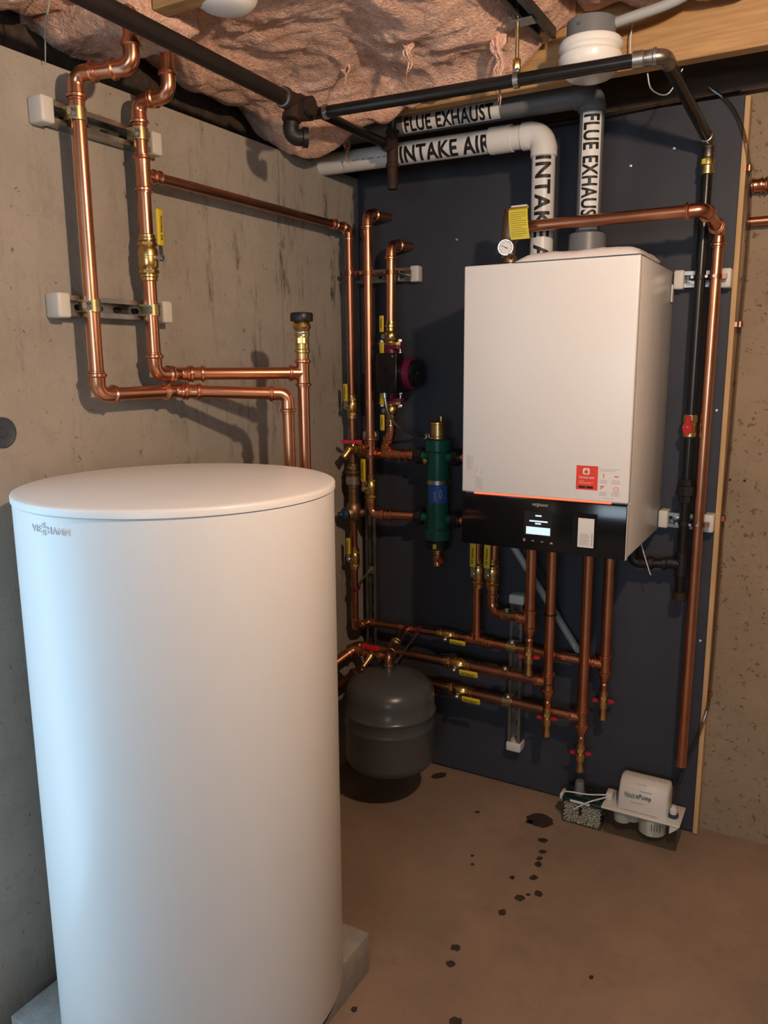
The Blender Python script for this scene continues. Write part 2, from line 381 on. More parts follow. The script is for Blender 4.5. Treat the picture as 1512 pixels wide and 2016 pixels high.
fr = MB(); fr.box(-.22, -.19, -1.61, -1.57, 0, 1.962); fr.box(-.22, -.19, -2.25, -2.21, 0, 1.962); fr.box(-.22, -.19, -2.21, -1.61, 1.92, 1.962)
struct(fr.build('door_1', 'wood_light', smooth=False, origin=(0, 0, 0)))
# old form-tie plug and small marks in the concrete
pl = MB().lathe((-.002, -1.334, 1.256), (1, 0, 0), [(0, .030), (.004, .030), (.005, .027), (.003, .022), (.003, .010), (.005, .008), (.005, 0)], 24)
mat('plug_plastic', (.05, .06, .08), .5); pl.build('tie_plug', 'plug_plastic', wall_left)

# stains and water drops on the floor (each its own outline)
def stain(x, y, rx, ry, ang, k, name='stain'):
    n = 22; pts = []
    for i in range(n):
        t = 2*math.pi*i/n; q = 1+.38*noise.noise(Vector((math.cos(t)*1.6+k*7.1, math.sin(t)*1.6, k)))
        u, w = rx*q*math.cos(t), ry*q*math.sin(t); pts.append((x+u*math.cos(ang)-w*math.sin(ang), y+u*math.sin(ang)+w*math.cos(ang), .0008))
    MB().add(pts+[(x, y, .0008)], [(i, (i+1) % n, n) for i in range(n)]).build(name, 'stain', floor, smooth=False)
for k, (x, y, rx, ry) in enumerate([(.718, -.150, .040, .036), (.690, -.175, .012, .010), (.757, -.245, .012, .013), (.773, -.299, .009, .011), (.776, -.332, .008, .010), (.781, -.360, .010, .013), (.788, -.422, .013, .010),
                                    (.737, -.450, .008, .007), (.822, -.480, .013, .011), (.799, -.497, .006, .006), (.784, -.520, .013, .011), (.764, -.595, .013, .010), (.710, -.765, .011, .011), (.722, -.818, .010, .010), (.800, -.962, .014, .011),
                                    (.331, -.055, .030, .016), (.594, -1.04, .008, .008), (.604, -.413, .005, .005), (.62, -.449, .005, .005), (.53, -.20, .008, .006), (1.02, -.70, .006, .005), (1.10, -.95, .008, .005)]):
    stain(x, y, rx, ry, k*.7, k+1.3)

# ceiling joists running across
def joist(label, y0, y1, z0, x0, x1):
    o = MB().box(x0, x1, y0, y1, z0, 2.30, .002, 1).build('ceiling_joist', 'wood', smooth=False, origin=((x0+x1)/2, y0, z0)); tag(o, label, 'joist', 'wooden ceiling joists'); return o
joist('wooden ceiling joist above the grey flue pipe beside the back board', -.335, -.296, 2.030, -.10, X1)
joist('wooden ceiling joist at the top edge with a white round fixture under it', -1.075, -1.035, 2.045, .20, X1)

# pink fibreglass batts, sagging and torn
def batt(label, x0, x1, y0, y1, base, dips, seed, nx, ny, name='insulation_batt'):
    vs_ = []; fs_ = []
    for j in range(ny+1):
        for i in range(nx+1):
            u, w = i/nx, j/ny; x = x0+(x1-x0)*u; y = y0+(y1-y0)*w; p = Vector((x*5.0, y*5.0, seed))
            q = Vector((noise.noise(p*.9+Vector((3, 1, 0))), noise.noise(p*.9+Vector((9, 4, 2))), 0))*.9
            lump = noise.fractal(p*.8+q, 1.0, 2.0, 5)
            ridge = 1-abs(noise.noise(p*1.1+q*1.4))*2; ridge = max(0, ridge-.55)
            fine = noise.fractal(p*6+q*3, .8, 2.1, 3)
            edge = min(1, min(u, 1-u)*nx/6)*min(1, min(w, 1-w)*ny/5)
            z = base-.026*edge-.032*lump-.014*ridge-.0032*fine
            for (dx, dy, sx, sy, dd) in dips:
                z -= dd*math.exp(-((x-dx)/sx)**2-((y-dy)/sy)**2)
            vs_.append((x+q.x*.012, y+q.y*.012, z))
    n = nx+1
    for j in range(ny):
        for i in range(nx): fs_.append((j*n+i, j*n+i+1, (j+1)*n+i+1, (j+1)*n+i))
    o0 = len(vs_)
    # closed top so that the batt has its thickness
    bd = [i for i in range(n)]+[j*n+nx for j in range(1, ny+1)]+[ny*n+i for i in range(nx-1, -1, -1)]+[j*n for j in range(ny-1, 0, -1)]
    top = [(vs_[i][0], vs_[i][1], 2.29) for i in bd]; vs_ += top; k = len(bd)
    for a in range(k): fs_.append((bd[a], o0+a, o0+(a+1) % k, bd[(a+1) % k]))
    fs_.append(tuple(o0+a for a in range(k)))
    o = MB().add(vs_, fs_).build(name, 'fibreglass', ang=180, origin=((x0+x1)/2, (y0+y1)/2, base)); tag(o, label, 'insulation', 'pink fibreglass batts'); return o
batt('pink fibreglass batt bulging over the black gas branch pipe', -.10, .80, -1.035, -.335, 2.115,
     [(.08, -.40, .16, .10, .135), (.30, -.36, .22, .06, .065), (.62, -.36, .10, .05, .03), (.02, -.70, .10, .3, .05), (.755, -.75, .08, .6, -.06)], 2.3, 130, 100)
batt('pink fibreglass batt at the ceiling beside the grey lamp box conduit', .82, 2.6, -1.035, -.345, 2.16, [], 8.1, 110, 60)
batt('dusty pink fibreglass batt in the top corner over the copper risers', -.10, 2.0, -1.48, -1.075, 2.10, [(.02, -1.26, .10, .10, .05), (.10, -1.38, .10, .06, .03)], 5.7, 150, 50)
batt('pink fibreglass batt tucked above the white intake pipe at the wall', -.10, 1.2, -.296, .008, 2.16, [(.0, -.2, .12, .1, .05)], 11.2, 90, 30)
batt('dark sagging fibreglass scrap between the tops of the two copper risers', -.10, .198, -1.13, -.95, 2.055, [(.17, -1.1, .05, .05, .02), (.14, -.99, .04, .05, .01)], 15.2, 40, 30)
# torn wisps hanging from the batt
def wisp(x, y, z, L, w, seed):
    mb = MB()
    for k in range(7):
        pts = []; rd = []; a0 = k*.9+seed; l = L*(.45+.55*((k*37 % 7)/6)); ox, oy = w*.55*math.cos(a0), w*.35*math.sin(a0)
        for i in range(10):
            t = i/9; s_ = 1-.75*t; pts.append((x+ox*s_+.020*noise.noise(Vector((t*3, seed+k, 1))), y+oy*s_+.014*noise.noise(Vector((seed-k, t*3, 4))), z-l*t)); rd.append(w*(.42*(1-t)**.9*(1+.5*noise.noise(Vector((t*9, k, seed)))))+.0005)
        mb.sweep(pts, rd, 6)
    return mb.build('insulation_wisp', 'fibreglass', ang=180)
for lab, a in (('torn pink fibreglass wisp hanging just behind the gas pipe hanger', (.675, -.50, 2.10, .155, .016, 3.1)),
               ('short pink fibreglass tuft hanging over the middle of the gas branch', (.50, -.60, 2.10, .09, .012, 5.2)),
               ('pale fibreglass tuft hanging above the thin gas branch', (.30, -.55, 2.13, .10, .014, 8.8)),
               ('thin fibreglass strand hanging on the white intake pipe', (.125, -.262, 2.05, .115, .006, 1.4))):
    tag(wisp(*a), lab, 'insulation', 'torn fibreglass wisps')

# painted back board and its raw wood edge
board = MB().box(0.001, 1.134, 0, .018, .010, 2.034, .001, 1).build('backer_board', 'board_paint', smooth=False, origin=(0, 0, 0))
tag(board, 'charcoal painted backer board standing against the concrete wall', 'board')
for x, z in ((1.118, .60), (1.118, 1.25), (.42, .62), (.35, 1.75), (.86, 1.90), (.97, 1.93)):
    MB().lathe((x, 0, z), (0, -1, 0), [(0, .004), (.0012, .004), (.0018, .002), (.001, 0)], 10).build('screw', 'zinc', board)
strip = MB().box(1.1345, 1.1475, -.003, .043, .004, 2.03, .001, 1).build('furring_strip', 'wood_light', smooth=False)
tag(strip, 'raw wood furring strip along the edge of the charcoal board', 'trim')

# ================================================================ DHW TANK on blocks
for k, (a, b, l) in enumerate(((.055, .303, 'grey concrete block under the white water tank, nearest the left wall'), (.317, .567, 'grey concrete block under the white water tank, on the open floor side'))):
    o = MB().box(a, b, -1.479, -.927, 0, .1, .004, 2).build('concrete_block', 'block_concrete'); tag(o, l, 'block', 'blocks under the water tank')
TX, TY = .338, -1.214
tank = thing('water_tank', 'tall white cylindrical hot water tank standing on concrete blocks', 'water tank', (TX, TY, .1))
R = .2875
MB().lathe((TX, TY, .1), (0, 0, 1), [(0, R-.006), (.012, R-.004), (.014, R-.004)], 96).build('base_ring', 'rubber_black', tank, 'black rubber ring at the foot')
MB().lathe((TX, TY, .114), (0, 0, 1), [(0, R-.002), (.004, R), (1.036, R), (1.038, R-.002)], 128).build('shell', 'tank_white', tank, ang=30)
MB().lathe((TX, TY, 1.1528), (0, 0, 1), [(0, R-.001), (.0006, R+.0025), (.0095, R+.0025), (.0120, R+.0012), (.0135, R-.002), (.0142, R-.009), (.0148, R*.6), (.0150, 0)], 128).build('lid', 'tank_white', tank, ang=30)
# raised lettering round the shell
def tank_letters():
    mb = MB(); pieces = (('VIE', -99.6, 5.2, 1.1235, .0115), ('S', -93.9, 1.7, 1.1310, .0095), ('S', -93.9, 1.7, 1.1195, .0095), ('MANN', -91.6, 9.8, 1.1235, .0115))
    for body, a0, span, z, h in pieces:
        vs_, fs_, w = text2d(body, .01)
        outs = []
        for x, y in vs_:
            th = math.radians(a0+span*x/w); outs.append((TX+(R+.0012)*math.cos(th), TY+(R+.0012)*math.sin(th), z+y*h))
        ins = [(TX+(p[0]-TX)*(R-.001)/(R+.0012), TY+(p[1]-TY)*(R-.001)/(R+.0012), p[2]) for p in outs]
        n = len(outs); e = {}
        for f in fs_:
            for i in range(len(f)):
                k = (f[i], f[(i+1) % len(f)])
                if (k[1], k[0]) in e: del e[(k[1], k[0])]
                else: e[k] = 1
        mb.add(outs+ins, list(fs_)+[(b, a, a+n, b+n) for a, b in e])
    return mb
tank_letters().build('lettering', 'tank_grey', tank, smooth=False)

# ================================================================ BOILER
BX0, BX1, BY0, BY1, BZ0, BZ1, BZM = .566, .991, -.430, -.006, .916, 1.616, 1.049
boiler = thing('boiler', 'white wall-hung gas boiler with black control panel on the charcoal board', 'boiler', (.778, BY1, BZ0))
MB().box(BX0+.001, BX1-.0005, BY0+.022, BY1, BZ0+.002, BZ1-.0005, .003, 2).build('casing', 'enamel_white', boiler)
MB().box(BX0, BX1, BY0, BY0+.021, BZM+.0035, BZ1, .004, 3).build('front_cover', 'enamel_white', boiler)
pan = MB().box(BX0, BX1-.0012, BY0-.001, BY0+.021, BZ0, BZM, .003, 2).build('control_panel', 'gloss_black', boiler, 'glossy black control panel')
MB().box(BX1-.0012, BX1, BY0+.0005, BY0+.021, BZ0, BZM).build('side_edge', 'enamel_white', boiler)
MB().box(.600, .950, BY0+.0005, BY0+.012, BZM+.0006, BZM+.0030).build('light_strip', 'led_glow', boiler, 'glowing red light strip above the black panel')
F = BY0-.0013; U, W = (1, 0, 0), (0, 0, 1)
def quad(x0, x1, z0, z1, y): return MB().add([(x0, y, z0), (x1, y, z0), (x1, y, z1), (x0, y, z1)], [(0, 1, 2, 3)])
def logo(x, z, h, y, parent, m):
    mb = flat_text('VIE', (x, y, z), U, W, h, h*2.0, .02); mb2 = flat_text('MANN', (x+h*3.0, y, z), U, W, h, h*3.6, .02)
    mb.add(mb2.v, mb2.f)
    for dz in (.42, -.42):
        t = flat_text('S', (x+h*2.2, y, z+h*dz), U, W, h*.75, h*.6, .05); mb.add(t.v, t.f)
    mb.build('lettering', m, parent, smooth=False)
mat('panel_print', (.42, .42, .42), .5)
logo(.757, 1.0305, .0062, F-.0003, pan, 'panel_print')
disp = quad(.738, .810, .955, 1.016, F-.0002).build('display', 'black_plastic', pan)
quad(.744, .806, .958, .977, F-.0006).build('lit_field', 'screen_glow', disp, 'pale blue lit field of the display')
for x0, x1, z0 in ((.767, .783, 1.004), (.752, .799, .990), (.767, .782, .984)): quad(x0, x1, z0, z0+.0038, F-.0006).build('text_bar', 'screen_glow', disp)
def icon(pts, w=.0009):
    return MB().sweep([(x, F-.0002, z) for x, z in pts], w, 5)
mb = MB()
for dz in (0, .0025, .005): mb.box(.7365, .7425, F-.0006, F, .9385+dz, .9400+dz)
mb.build('menu_key', 'panel_print', pan)
icon([(.7585, .9395), (.762, .9430), (.7655, .9395)]).build('up_key', 'panel_print', pan)
icon([(.7825, .9425), (.786, .9390), (.7895, .9425)]).build('down_key', 'panel_print', pan)
MB().prism([(-.0035, 0), (.0035, 0), (.0035, .002), (0, .005), (-.0035, .002)], (.810, F, .9375), U, W, (0, -1, 0), .0005).build('home_key', 'panel_print', pan)
MB().box(.861, .921, F-.0012, F, .936, 1.022, .001, 1).build('film_window', 'gloss_black', pan)
lab = MB().box(.8755, .9145, F-.0020, F-.0012, .9385, 1.0105).build('serial_label', 'sticker_white', pan, 'white printed serial label')
for k in range(9): quad(.880, .906-.003*(k % 3), .945+.0032*k, .9462+.0032*k, F-.0022).build('print_line', 'grey_print', lab, smooth=False)
quad(.909, .9115, .943, .975, F-.0022).build('print_line', 'grey_print', lab, smooth=False)
# stickers on the front cover
S = BY0-.0004
st = quad(.8655, .9175, 1.080, 1.138, S).build('red_sticker', 'red_print', boiler, 'square red printed sticker')
def rrect(cx, cz, w, h, r, n=4):
    p = []
    for sx, sz, a0 in ((1, 1, 0), (-1, 1, 90), (-1, -1, 180), (1, -1, 270)):
        for i in range(n+1):
            a = math.radians(a0+90*i/n); p.append((cx+sx*(w/2-r)+r*math.cos(a), cz+sz*(h/2-r)+r*math.sin(a)))
    return p
def flat_poly(p, y): return MB().add([(x, y, z) for x, z in p], [tuple(range(len(p)))])
ic = flat_poly(rrect(.8895, 1.1245, .016, .0155, .0035), S-.0003).build('house_icon', 'sticker_white', st, smooth=False)
flat_poly([(.8850, 1.1195), (.8940, 1.1195), (.8940, 1.1250), (.8895, 1.1295), (.8850, 1.1250)], S-.0006).build('house_icon', 'red_print', st, smooth=False)
flat_text('Connect now!', (.8725, S-.0003, 1.1075), U, W, .0058, .036, .012).build('lettering', 'sticker_white', st, smooth=False)
mat('pale_red', (.85, .30, .25), .5)
for z, w in ((1.1005, .012), (1.0970, .035), (1.0945, .030)): quad(.8725, .8725+w, z, z+.0014, S-.0003).build('print_line', 'pale_red', st, smooth=False)
for x in (.8720, .8905): quad(x, x+.0165, 1.0835, 1.0890, S-.0003).build('store_badge', 'print_black', st, smooth=False)
wl = quad(.9190, .9785, 1.058, 1.136, S).build('info_sticker', 'sticker_white', boiler, 'white sticker with small red symbols')
mat('fine_print', (.50, .43, .40), .6); mat('soft_red', (.74, .22, .18), .5)
for z, w in ((1.1310, .046), (1.1275, .036)): quad(.9215, .9215+w, z, z+.0011, S-.0003).build('print_line', 'fine_print', wl, smooth=False)
for x in (.9225, .9500):
    for z in (1.1055, 1.1030, 1.1005, 1.0980, 1.0760, 1.0735, 1.0710, 1.0685): quad(x, x+.0175+(.003 if x > .94 else 0), z, z+.0009, S-.0003).build('print_line', 'fine_print', wl, smooth=False)
quad(.930, .957, 1.0625, 1.0635, S-.0003).build('print_line', 'fine_print', wl, smooth=False)
quad(.9300, .9325, 1.1105, 1.1225, S-.0003).build('thermometer_symbol', 'soft_red', wl, smooth=False)
quad(.9560, .9665, 1.1140, 1.1175, S-.0003).build('spanner_symbol', 'soft_red', wl, smooth=False)
flat_poly([(.9245, 1.0925), (.9245, 1.0825), (.9355, 1.0925)], S-.0003).build('corner_symbol', 'soft_red', wl, smooth=False)
hx = [(.9615+.0065*math.cos(math.radians(60*i+30)), 1.0850+.0065*math.sin(math.radians(60*i+30))) for i in range(6)]
MB().sweep([(x, S-.0003, z) for x, z in hx+hx[:1]], .0007, 5).build('shield_symbol', 'soft_red', wl)
quad(.9600, .9630, 1.0835, 1.0865, S-.0003).build('shield_symbol', 'soft_red', wl, smooth=False)
# line drawing print, lower left of the cover
mat('drawing_print', (.55, .50, .49), .6); mat('drawing_fill', (.62, .565, .55), .6)
def line(p, w=.00045): return MB().sweep([(x, S+.0001, z) for x, z in p], w, 4)
dr = flat_poly([(.578, 1.147), (.592, 1.143), (.592, 1.110), (.578, 1.113)], S-.0001).build('wall_drawing', 'drawing_fill', boiler, smooth=False, label='small grey line drawing printed on the cover')
flat_poly([(.603, 1.097), (.621, 1.090), (.622, 1.061), (.606, 1.068)], S-.0001).build('cover_drawing', 'drawing_fill', dr, smooth=False)
for p in ([(.578, 1.147), (.583, 1.150), (.597, 1.146), (.592, 1.143)], [(.597, 1.146), (.597, 1.113), (.592, 1.110)], [(.580, 1.113), (.582, 1.102), (.579, 1.098)], [(.590, 1.108), (.592, 1.095), (.590, 1.088)], [(.594, 1.080), (.603, 1.112)], [(.606, 1.125), (.607, 1.112), (.604, 1.106)], [(.619, 1.116), (.620, 1.104), (.618, 1.098)], [(.603, 1.097), (.606, 1.068)], [(.621, 1.090), (.625, 1.092), (.625, 1.063), (.622, 1.061)]):
    line(p).build('drawing_line', 'drawing_print', dr)
for x in (.572, .581): quad(x, x+.005, 1.0565, 1.0575, S-.0001).build('print_line', 'fine_print', boiler, smooth=False)
MB().box(.992, .9965, -.05, -.03, 1.535, 1.580, .001, 1).build('mount_hook', 'cap_white', boiler)
# bottom collars and the flue adapter on top
for x, y in ((.669, -.16), (.721, -.13), (.819, -.10), (.872, -.07)):
    MB().lathe((x, y, BZ0+.002), (0, 0, -1), [(0, .022), (.012, .022), (.013, .018)], 20).build('pipe_collar', 'black_plastic', boiler)
MB().lathe((.866, -.115, BZ0+.002), (0, 0, -1), [(0, .016), (.012, .016), (.016, .010)], 20).build('drain_cap', 'cap_white', boiler, 'white plastic drain cap')
MB().lathe((.806, -.20, BZ1), (0, 0, 1), [(0, .060), (.004, .060), (.006, .048), (.085, .046), (.088, .042), (.088, .031)], 32).build('flue_adapter', 'pvc_grey', boiler)
MB().lathe((.685, -.20, BZ1), (0, 0, 1), [(0, .042), (.006, .042), (.008, .034), (.014, .034)], 28).build('intake_adapter', 'black_plastic', boiler)

# literature bag lying on the boiler
bag = MB(); nx, ny = 26, 18; top = []; bot = []
for j in range(ny+1):
    for i in range(nx+1):
        u, w = i/nx, j/ny; x = .700+.290*u; y = -.437+.235*w
        q = noise.fractal(Vector((x*16, y*16, 2)), 1, 2, 3)
        e = min(1, min(u, 1-u)*9)*min(1, min(w, 1-w)*9)
        z = BZ1+.001+.020*e**.5+.004*q*e+.012*w*max(0, u-.3); top.append((x+.004*q, y, z))
        bot.append((x+.004*q, y, BZ1+.0006+(.012*w*max(0, u-.3))*.3))
n = nx+1; fs_ = []
for j in range(ny):
    for i in range(nx): a = j*n+i; fs_ += [(a, a+1, a+n+1, a+n)]
N0 = len(top); fb = [tuple(reversed([k+N0 for k in f])) for f in fs_]
bd = [i for i in range(n)]+[j*n+nx for j in range(1, ny+1)]+[ny*n+i for i in range(nx-1, -1, -1)]+[j*n for j in range(ny-1, 0, -1)]
fs_ += fb+[(bd[a], bd[a]+N0, bd[(a+1) % len(bd)]+N0, bd[(a+1) % len(bd)]) for a in range(len(bd))]
tag(bag.add(top+bot, fs_).build('document_bag', 'paper_white', ang=60), 'soft white document bag lying on top of the boiler', 'bag')

# ================================================================ VENT PIPES
RV = .0302
iv = thing('intake_pipe', 'white plastic air intake pipe with black lettering, bending over the boiler', 'pipe', (.685, -.20, 1.63))
IC = V(.684, -.20, 1.958)
run(iv, [(-.075, -.20, 1.966), IC, (.685, -.20, 1.618)], RV, 'pvc_white', bead=False, bend=1.15, sk=.75)
coupling(iv, (.568, -.20, 1.9595), (1, 0, 0), RV, 'pvc_white', L=2.1, bead=False)
cyl_text('INTAKE AIR', (0, -.20, 1.9635), (1, 0, -.01), V(1.39+.40-.8, -2.1, -.55), RV+.0006, .046, .277, .272, .03).build('lettering', 'print_black', iv, smooth=False)
OUTV = V(.66, -2.1, 0)
cyl_text('INTAKE A', (.685, -.20, 0), (0, 0, -1), OUTV, RV+.0006, .042, -1.900, .258, .03).build('lettering', 'print_black', iv, smooth=False)
for k in range(9):
    cyl_patch((0, -.20, 1.9645), (1, 0, -.01), V(.9, -2.1, -.55), RV+.0005, .0045, .085+.017*k, .008+.004*(k % 3), 3).build('pipe_print', 'grey_print', iv, smooth=False)
fl = thing('flue_pipe', 'grey plastic flue exhaust pipe with white lettered stickers rising from the boiler', 'pipe', (.806, -.20, 1.69))
FC = V(.806, -.20, 2.035)
run(fl, [(.05, -.20, 2.040), FC, (.806, -.20, 1.66)], RV, 'pvc_grey', bead=False, bend=1.02, sk=.42)
MB().lathe((.806, -.20, 1.672), (0, 0, 1), [(0, .045), (.012, .045), (.016, RV*1.02)], 28).build('collar', 'pvc_grey', fl)
cyl_patch((.806, -.20, 0), (0, 0, -1), OUTV, RV+.0005, .050, -1.986, .276).build('sticker', 'sticker_white', fl)
cyl_text('FLUE EXHAUST', (.806, -.20, 0), (0, 0, -1), OUTV, RV+.0010, .040, -1.980, .263, .03).build('lettering', 'print_black', fl, smooth=False)
OH = V(.8, -2.1, -.62)
cyl_patch((0, -.20, 2.039), (1, 0, -.006), OH, RV+.0005, .050, .285, .285).build('sticker', 'sticker_white', fl)
cyl_text('FLUE EXHAUST', (0, -.20, 2.039), (1, 0, -.006), OH, RV+.0010, .040, .292, .262, .03).build('lettering', 'print_black', fl, smooth=False)

# ================================================================ VALVES (shared meshes)
CACHE = {}
def place(name, label, cat, key, maker, loc, axis, stem, group=None):
    """root Empty: local Z = pipe axis, local X = stem direction; alike valves share their meshes"""
    if key not in CACHE: CACHE[key] = maker()
    z = V(axis).normalized(); x = V(stem); x = (x-z*x.dot(z)).normalized(); y = z.cross(x)
    r = bpy.data.objects.new(name, None); COL.objects.link(r); r.empty_display_size = .03
    r.matrix_world = Matrix(((x.x, y.x, z.x, loc[0]), (x.y, y.y, z.y, loc[1]), (x.z, y.z, z.z, loc[2]), (0, 0, 0, 1)))
    r['label'] = label; r['category'] = cat
    if group: r['group'] = group
    made = {}
    for nm, me, par in CACHE[key]:
        o = bpy.data.objects.new(nm, me); COL.objects.link(o); o.parent = made.get(par, r)
        if nm not in made: made[nm] = o
    return r
def ball_valve_parts(r, L, hl, hw):
    """lever ball valve for pipe radius r, body length L, handle length hl, width hw"""
    def f():
        P = []; R = r*1.52
        prof = [(-L/2, r*1.02), (-L/2+.002, r*1.2), (-L*.42, r*1.2), (-L*.40, r*1.36), (-L*.36, r*1.36), (-L*.34, r*1.18), (-L*.24, r*1.22), (-L*.22, R*.90), (-L*.16, R), (-L*.03, R), (-L*.02, R*.96), (L*.02, R*.96), (L*.03, R), (L*.15, R), (L*.20, R*.90), (L*.24, r*1.25), (L*.34, r*1.18), (L*.36, r*1.36), (L*.40, r*1.36), (L*.42, r*1.2), (L/2-.002, r*1.2), (L/2, r*1.02)]
        P.append(('body', MB().lathe((0, 0, 0), (0, 0, 1), prof, 20).hexa((0, 0, 0), (0, 0, 1), -L*.33, -L*.25, r*1.5).hexa((0, 0, 0), (0, 0, 1), L*.25, L*.33, r*1.5).mesh('body', 'brass'), None))
        sx = R+.010
        P.append(('stem_nut', MB().lathe((R*.7, 0, 0), (1, 0, 0), [(0, .0065), (sx-R*.7-.002, .0065)], 12).hexa((0, 0, 0), (1, 0, 0), sx, sx+.005, .0062).mesh('stem_nut', 'zinc'), None))
        P.append(('lever', MB().prism([(-.008, -.008), (.008, -.008), (.008, hl*.22), (hw*.42, hl*.30), (-hw*.42, hl*.30), (-.008, hl*.22)], (sx-.0022, 0, 0), (0, 1, 0), (0, 0, 1), (1, 0, 0), .0024).mesh('lever', 'zinc'), None))
        a, z0, z1 = hw/2, hl*.24, hl
        b = MB().box(sx-.004, sx+.004, -a, a, z0, z1, .003, 3)
        P.append(('grip', b.mesh('grip', 'yellow_vinyl'), None))
        t = flat_text('Webstone', (sx+.0044, hw*.20, z0+(z1-z0)*.36), (0, 0, 1), (0, -1, 0), hw*.40, (z1-z0)*.46, .02)
        # small pictogram beside the word
        q = z0+(z1-z0)*.17; t.add([(sx+.0044, -hw*.2, q), (sx+.0044, hw*.2, q), (sx+.0044, 0, q+hw*.22)], [(0, 1, 2)]); t.add([(sx+.0044, -hw*.2, q+hw*.44), (sx+.0044, hw*.2, q+hw*.44), (sx+.0044, 0, q+hw*.22)], [(0, 1, 2)])
        P.append(('lettering', t.mesh('lettering', 'print_black', smooth=False), 'grip'))
        return P
    return f
BVB = ('big', ball_valve_parts(.0143, .100, .100, .021)); BVM = ('mid', ball_valve_parts(.0143, .092, .082, .020)); BVS = ('small', ball_valve_parts(.0112, .078, .072, .016)); BVV = ('vert', ball_valve_parts(.0143, .090, .098, .019))
def bvalve(label, spec, loc, axis, stem): return place('ball_valve', label, 'valve', spec[0], spec[1], loc, axis, stem, 'yellow handled ball valves')
def drain_parts():
    P = []; r = .0085
    P.append(('body', MB().lathe((0, 0, 0), (0, 0, -1), [(0, .010), (.002, .0125), (.010, .0125), (.011, .0145), (.015, .0145), (.016, .0115), (.030, .0110), (.031, .014), (.052, .014), (.054, .0105), (.070, .0105), (.086, .0128), (.089, .0128), (.089, .0095), (.075, .0085)], 18).hexa((0, 0, -.016), (0, 0, -1), 0, .010, .0145).mesh('body', 'brass'), None))
    P.append(('stem', MB().lathe((.010, 0, -.042), (1, 0, 0), [(0, .005), (.012, .005)], 10).mesh('stem', 'zinc'), None))
    mb = MB().prism([(-.031, -.003), (-.022, -.005), (-.006, -.007), (.006, -.007), (.022, -.005), (.031, -.003), (.031, .004), (.022, .006), (.006, .007), (-.006, .007), (-.022, .006), (-.031, .004)], (.020, 0, -.042), (0, 1, 0), (0, 0, 1), (1, 0, 0), .005)
    P.append(('handle', mb.mesh('handle', 'red_plastic'), None))
    P.append(('cap_chain_ring', MB().lathe((-.0150, 0, -.050), (1, 0, 0), [(0, .0012), (.002, .0012)], 6).mesh('cap_chain_ring', 'zinc'), None))
    return P
def drain(label, x, y, z, stem=(-.25, 1, 0)): return place('drain_valve', label, 'valve', 'drain', drain_parts, (x, y, z), (0, 0, 1), stem, 'brass drain valves under the boiler')

# ================================================================ STRUT CHANNELS
def channel(name, label, a, b, out, side, caps=(1, 1), w=.041, d=.022, slots=True, capw=.030, group='galvanised strut channels'):
    """C channel from a to b, open side facing out; side = width direction"""
    a, b, out, side = V(a), V(b), V(out).normalized(), V(side).normalized(); ax = (b-a).normalized(); L = (b-a).length; h = w/2; t = .0025; lip = .010
    root = thing(name, label, 'strut', tuple(a), group)
    prof = [(-h, 0), (h, 0), (h, d), (h-lip, d), (h-lip, d-.006), (h-lip+t, d-.006), (h-lip+t, d-t), (h-t, d-t), (h-t, t), (-h+t, t), (-h+t, d-t), (-h+lip-t, d-t), (-h+lip-t, d-.006), (-h+lip, d-.006), (-h+lip, d), (-h, d)]
    ca = .022 if caps[0] else 0; cb = .022 if caps[1] else 0
    MB().prism(prof, a+ax*ca*.3, side, out, ax, L-ca*.3-cb*.3).build('channel', 'galvanized', root, smooth=False)
    if slots:
        n = max(1, int(L/.05))
        for k in range(n):
            p = a+ax*(L*(k+.5)/n)+out*(t+.0004); x, y = ax, side; pts = []
            for i in range(12):
                an = 2*math.pi*i/12; pts.append(p+x*(math.cos(an)*.006+(.006 if math.cos(an) > 0 else -.006))+y*math.sin(an)*.0065)
            MB().add(pts, [tuple(range(12))]).build('slot', 'rubber_black', root, smooth=False)
    M0 = lambda o: Matrix(((ax.x, side.x, out.x, o.x), (ax.y, side.y, out.y, o.y), (ax.z, side.z, out.z, o.z), (0, 0, 0, 1)))
    for on, o, s in ((caps[0], a, 1), (caps[1], b, -1)):
        if on: MB().box(-.003 if s > 0 else -capw+.003, capw-.003 if s > 0 else .003, -h-.004, h+.004, -.0005, d+.006, .005, 3, mtx=M0(o)).build('end_cap', 'cap_white', root, 'white plastic end cap')
    return root
def strut_clamp(root, c, paxis, out, r, m='gold_zinc', w=.024):
    """two-piece strap clamp round a pipe with a bolt on its side"""
    c, pa, out = V(c), V(paxis).normalized(), V(out).normalized(); sd = pa.cross(out)
    pts = []
    for i in range(13):
        an = math.pi*(i/12); pts.append((math.cos(an), math.sin(an)))
    poly = [(q[0]*(r+.004), q[1]*(r+.004)) for q in pts]+[(-r-.004, -r-.004), (-r-.0015, -r-.004)]+[(-q[0]*-1*(r+.0012), q[1]*(r+.0012)) for q in reversed(pts)]+[(r+.0015, -r-.004), (r+.004, -r-.004)]
    cl = MB().prism(poly, c-pa*w/2, sd, out, pa, w).build('pipe_clamp', m, root)
    MB().hexa(c-sd*(r+.003)+out*.006, -sd, 0, .007, .0075).lathe(c-sd*(r+.001)+out*.006, -sd, [(0, .011), (.0025, .011)], 14).build('bolt', 'zinc', cl)
    return cl
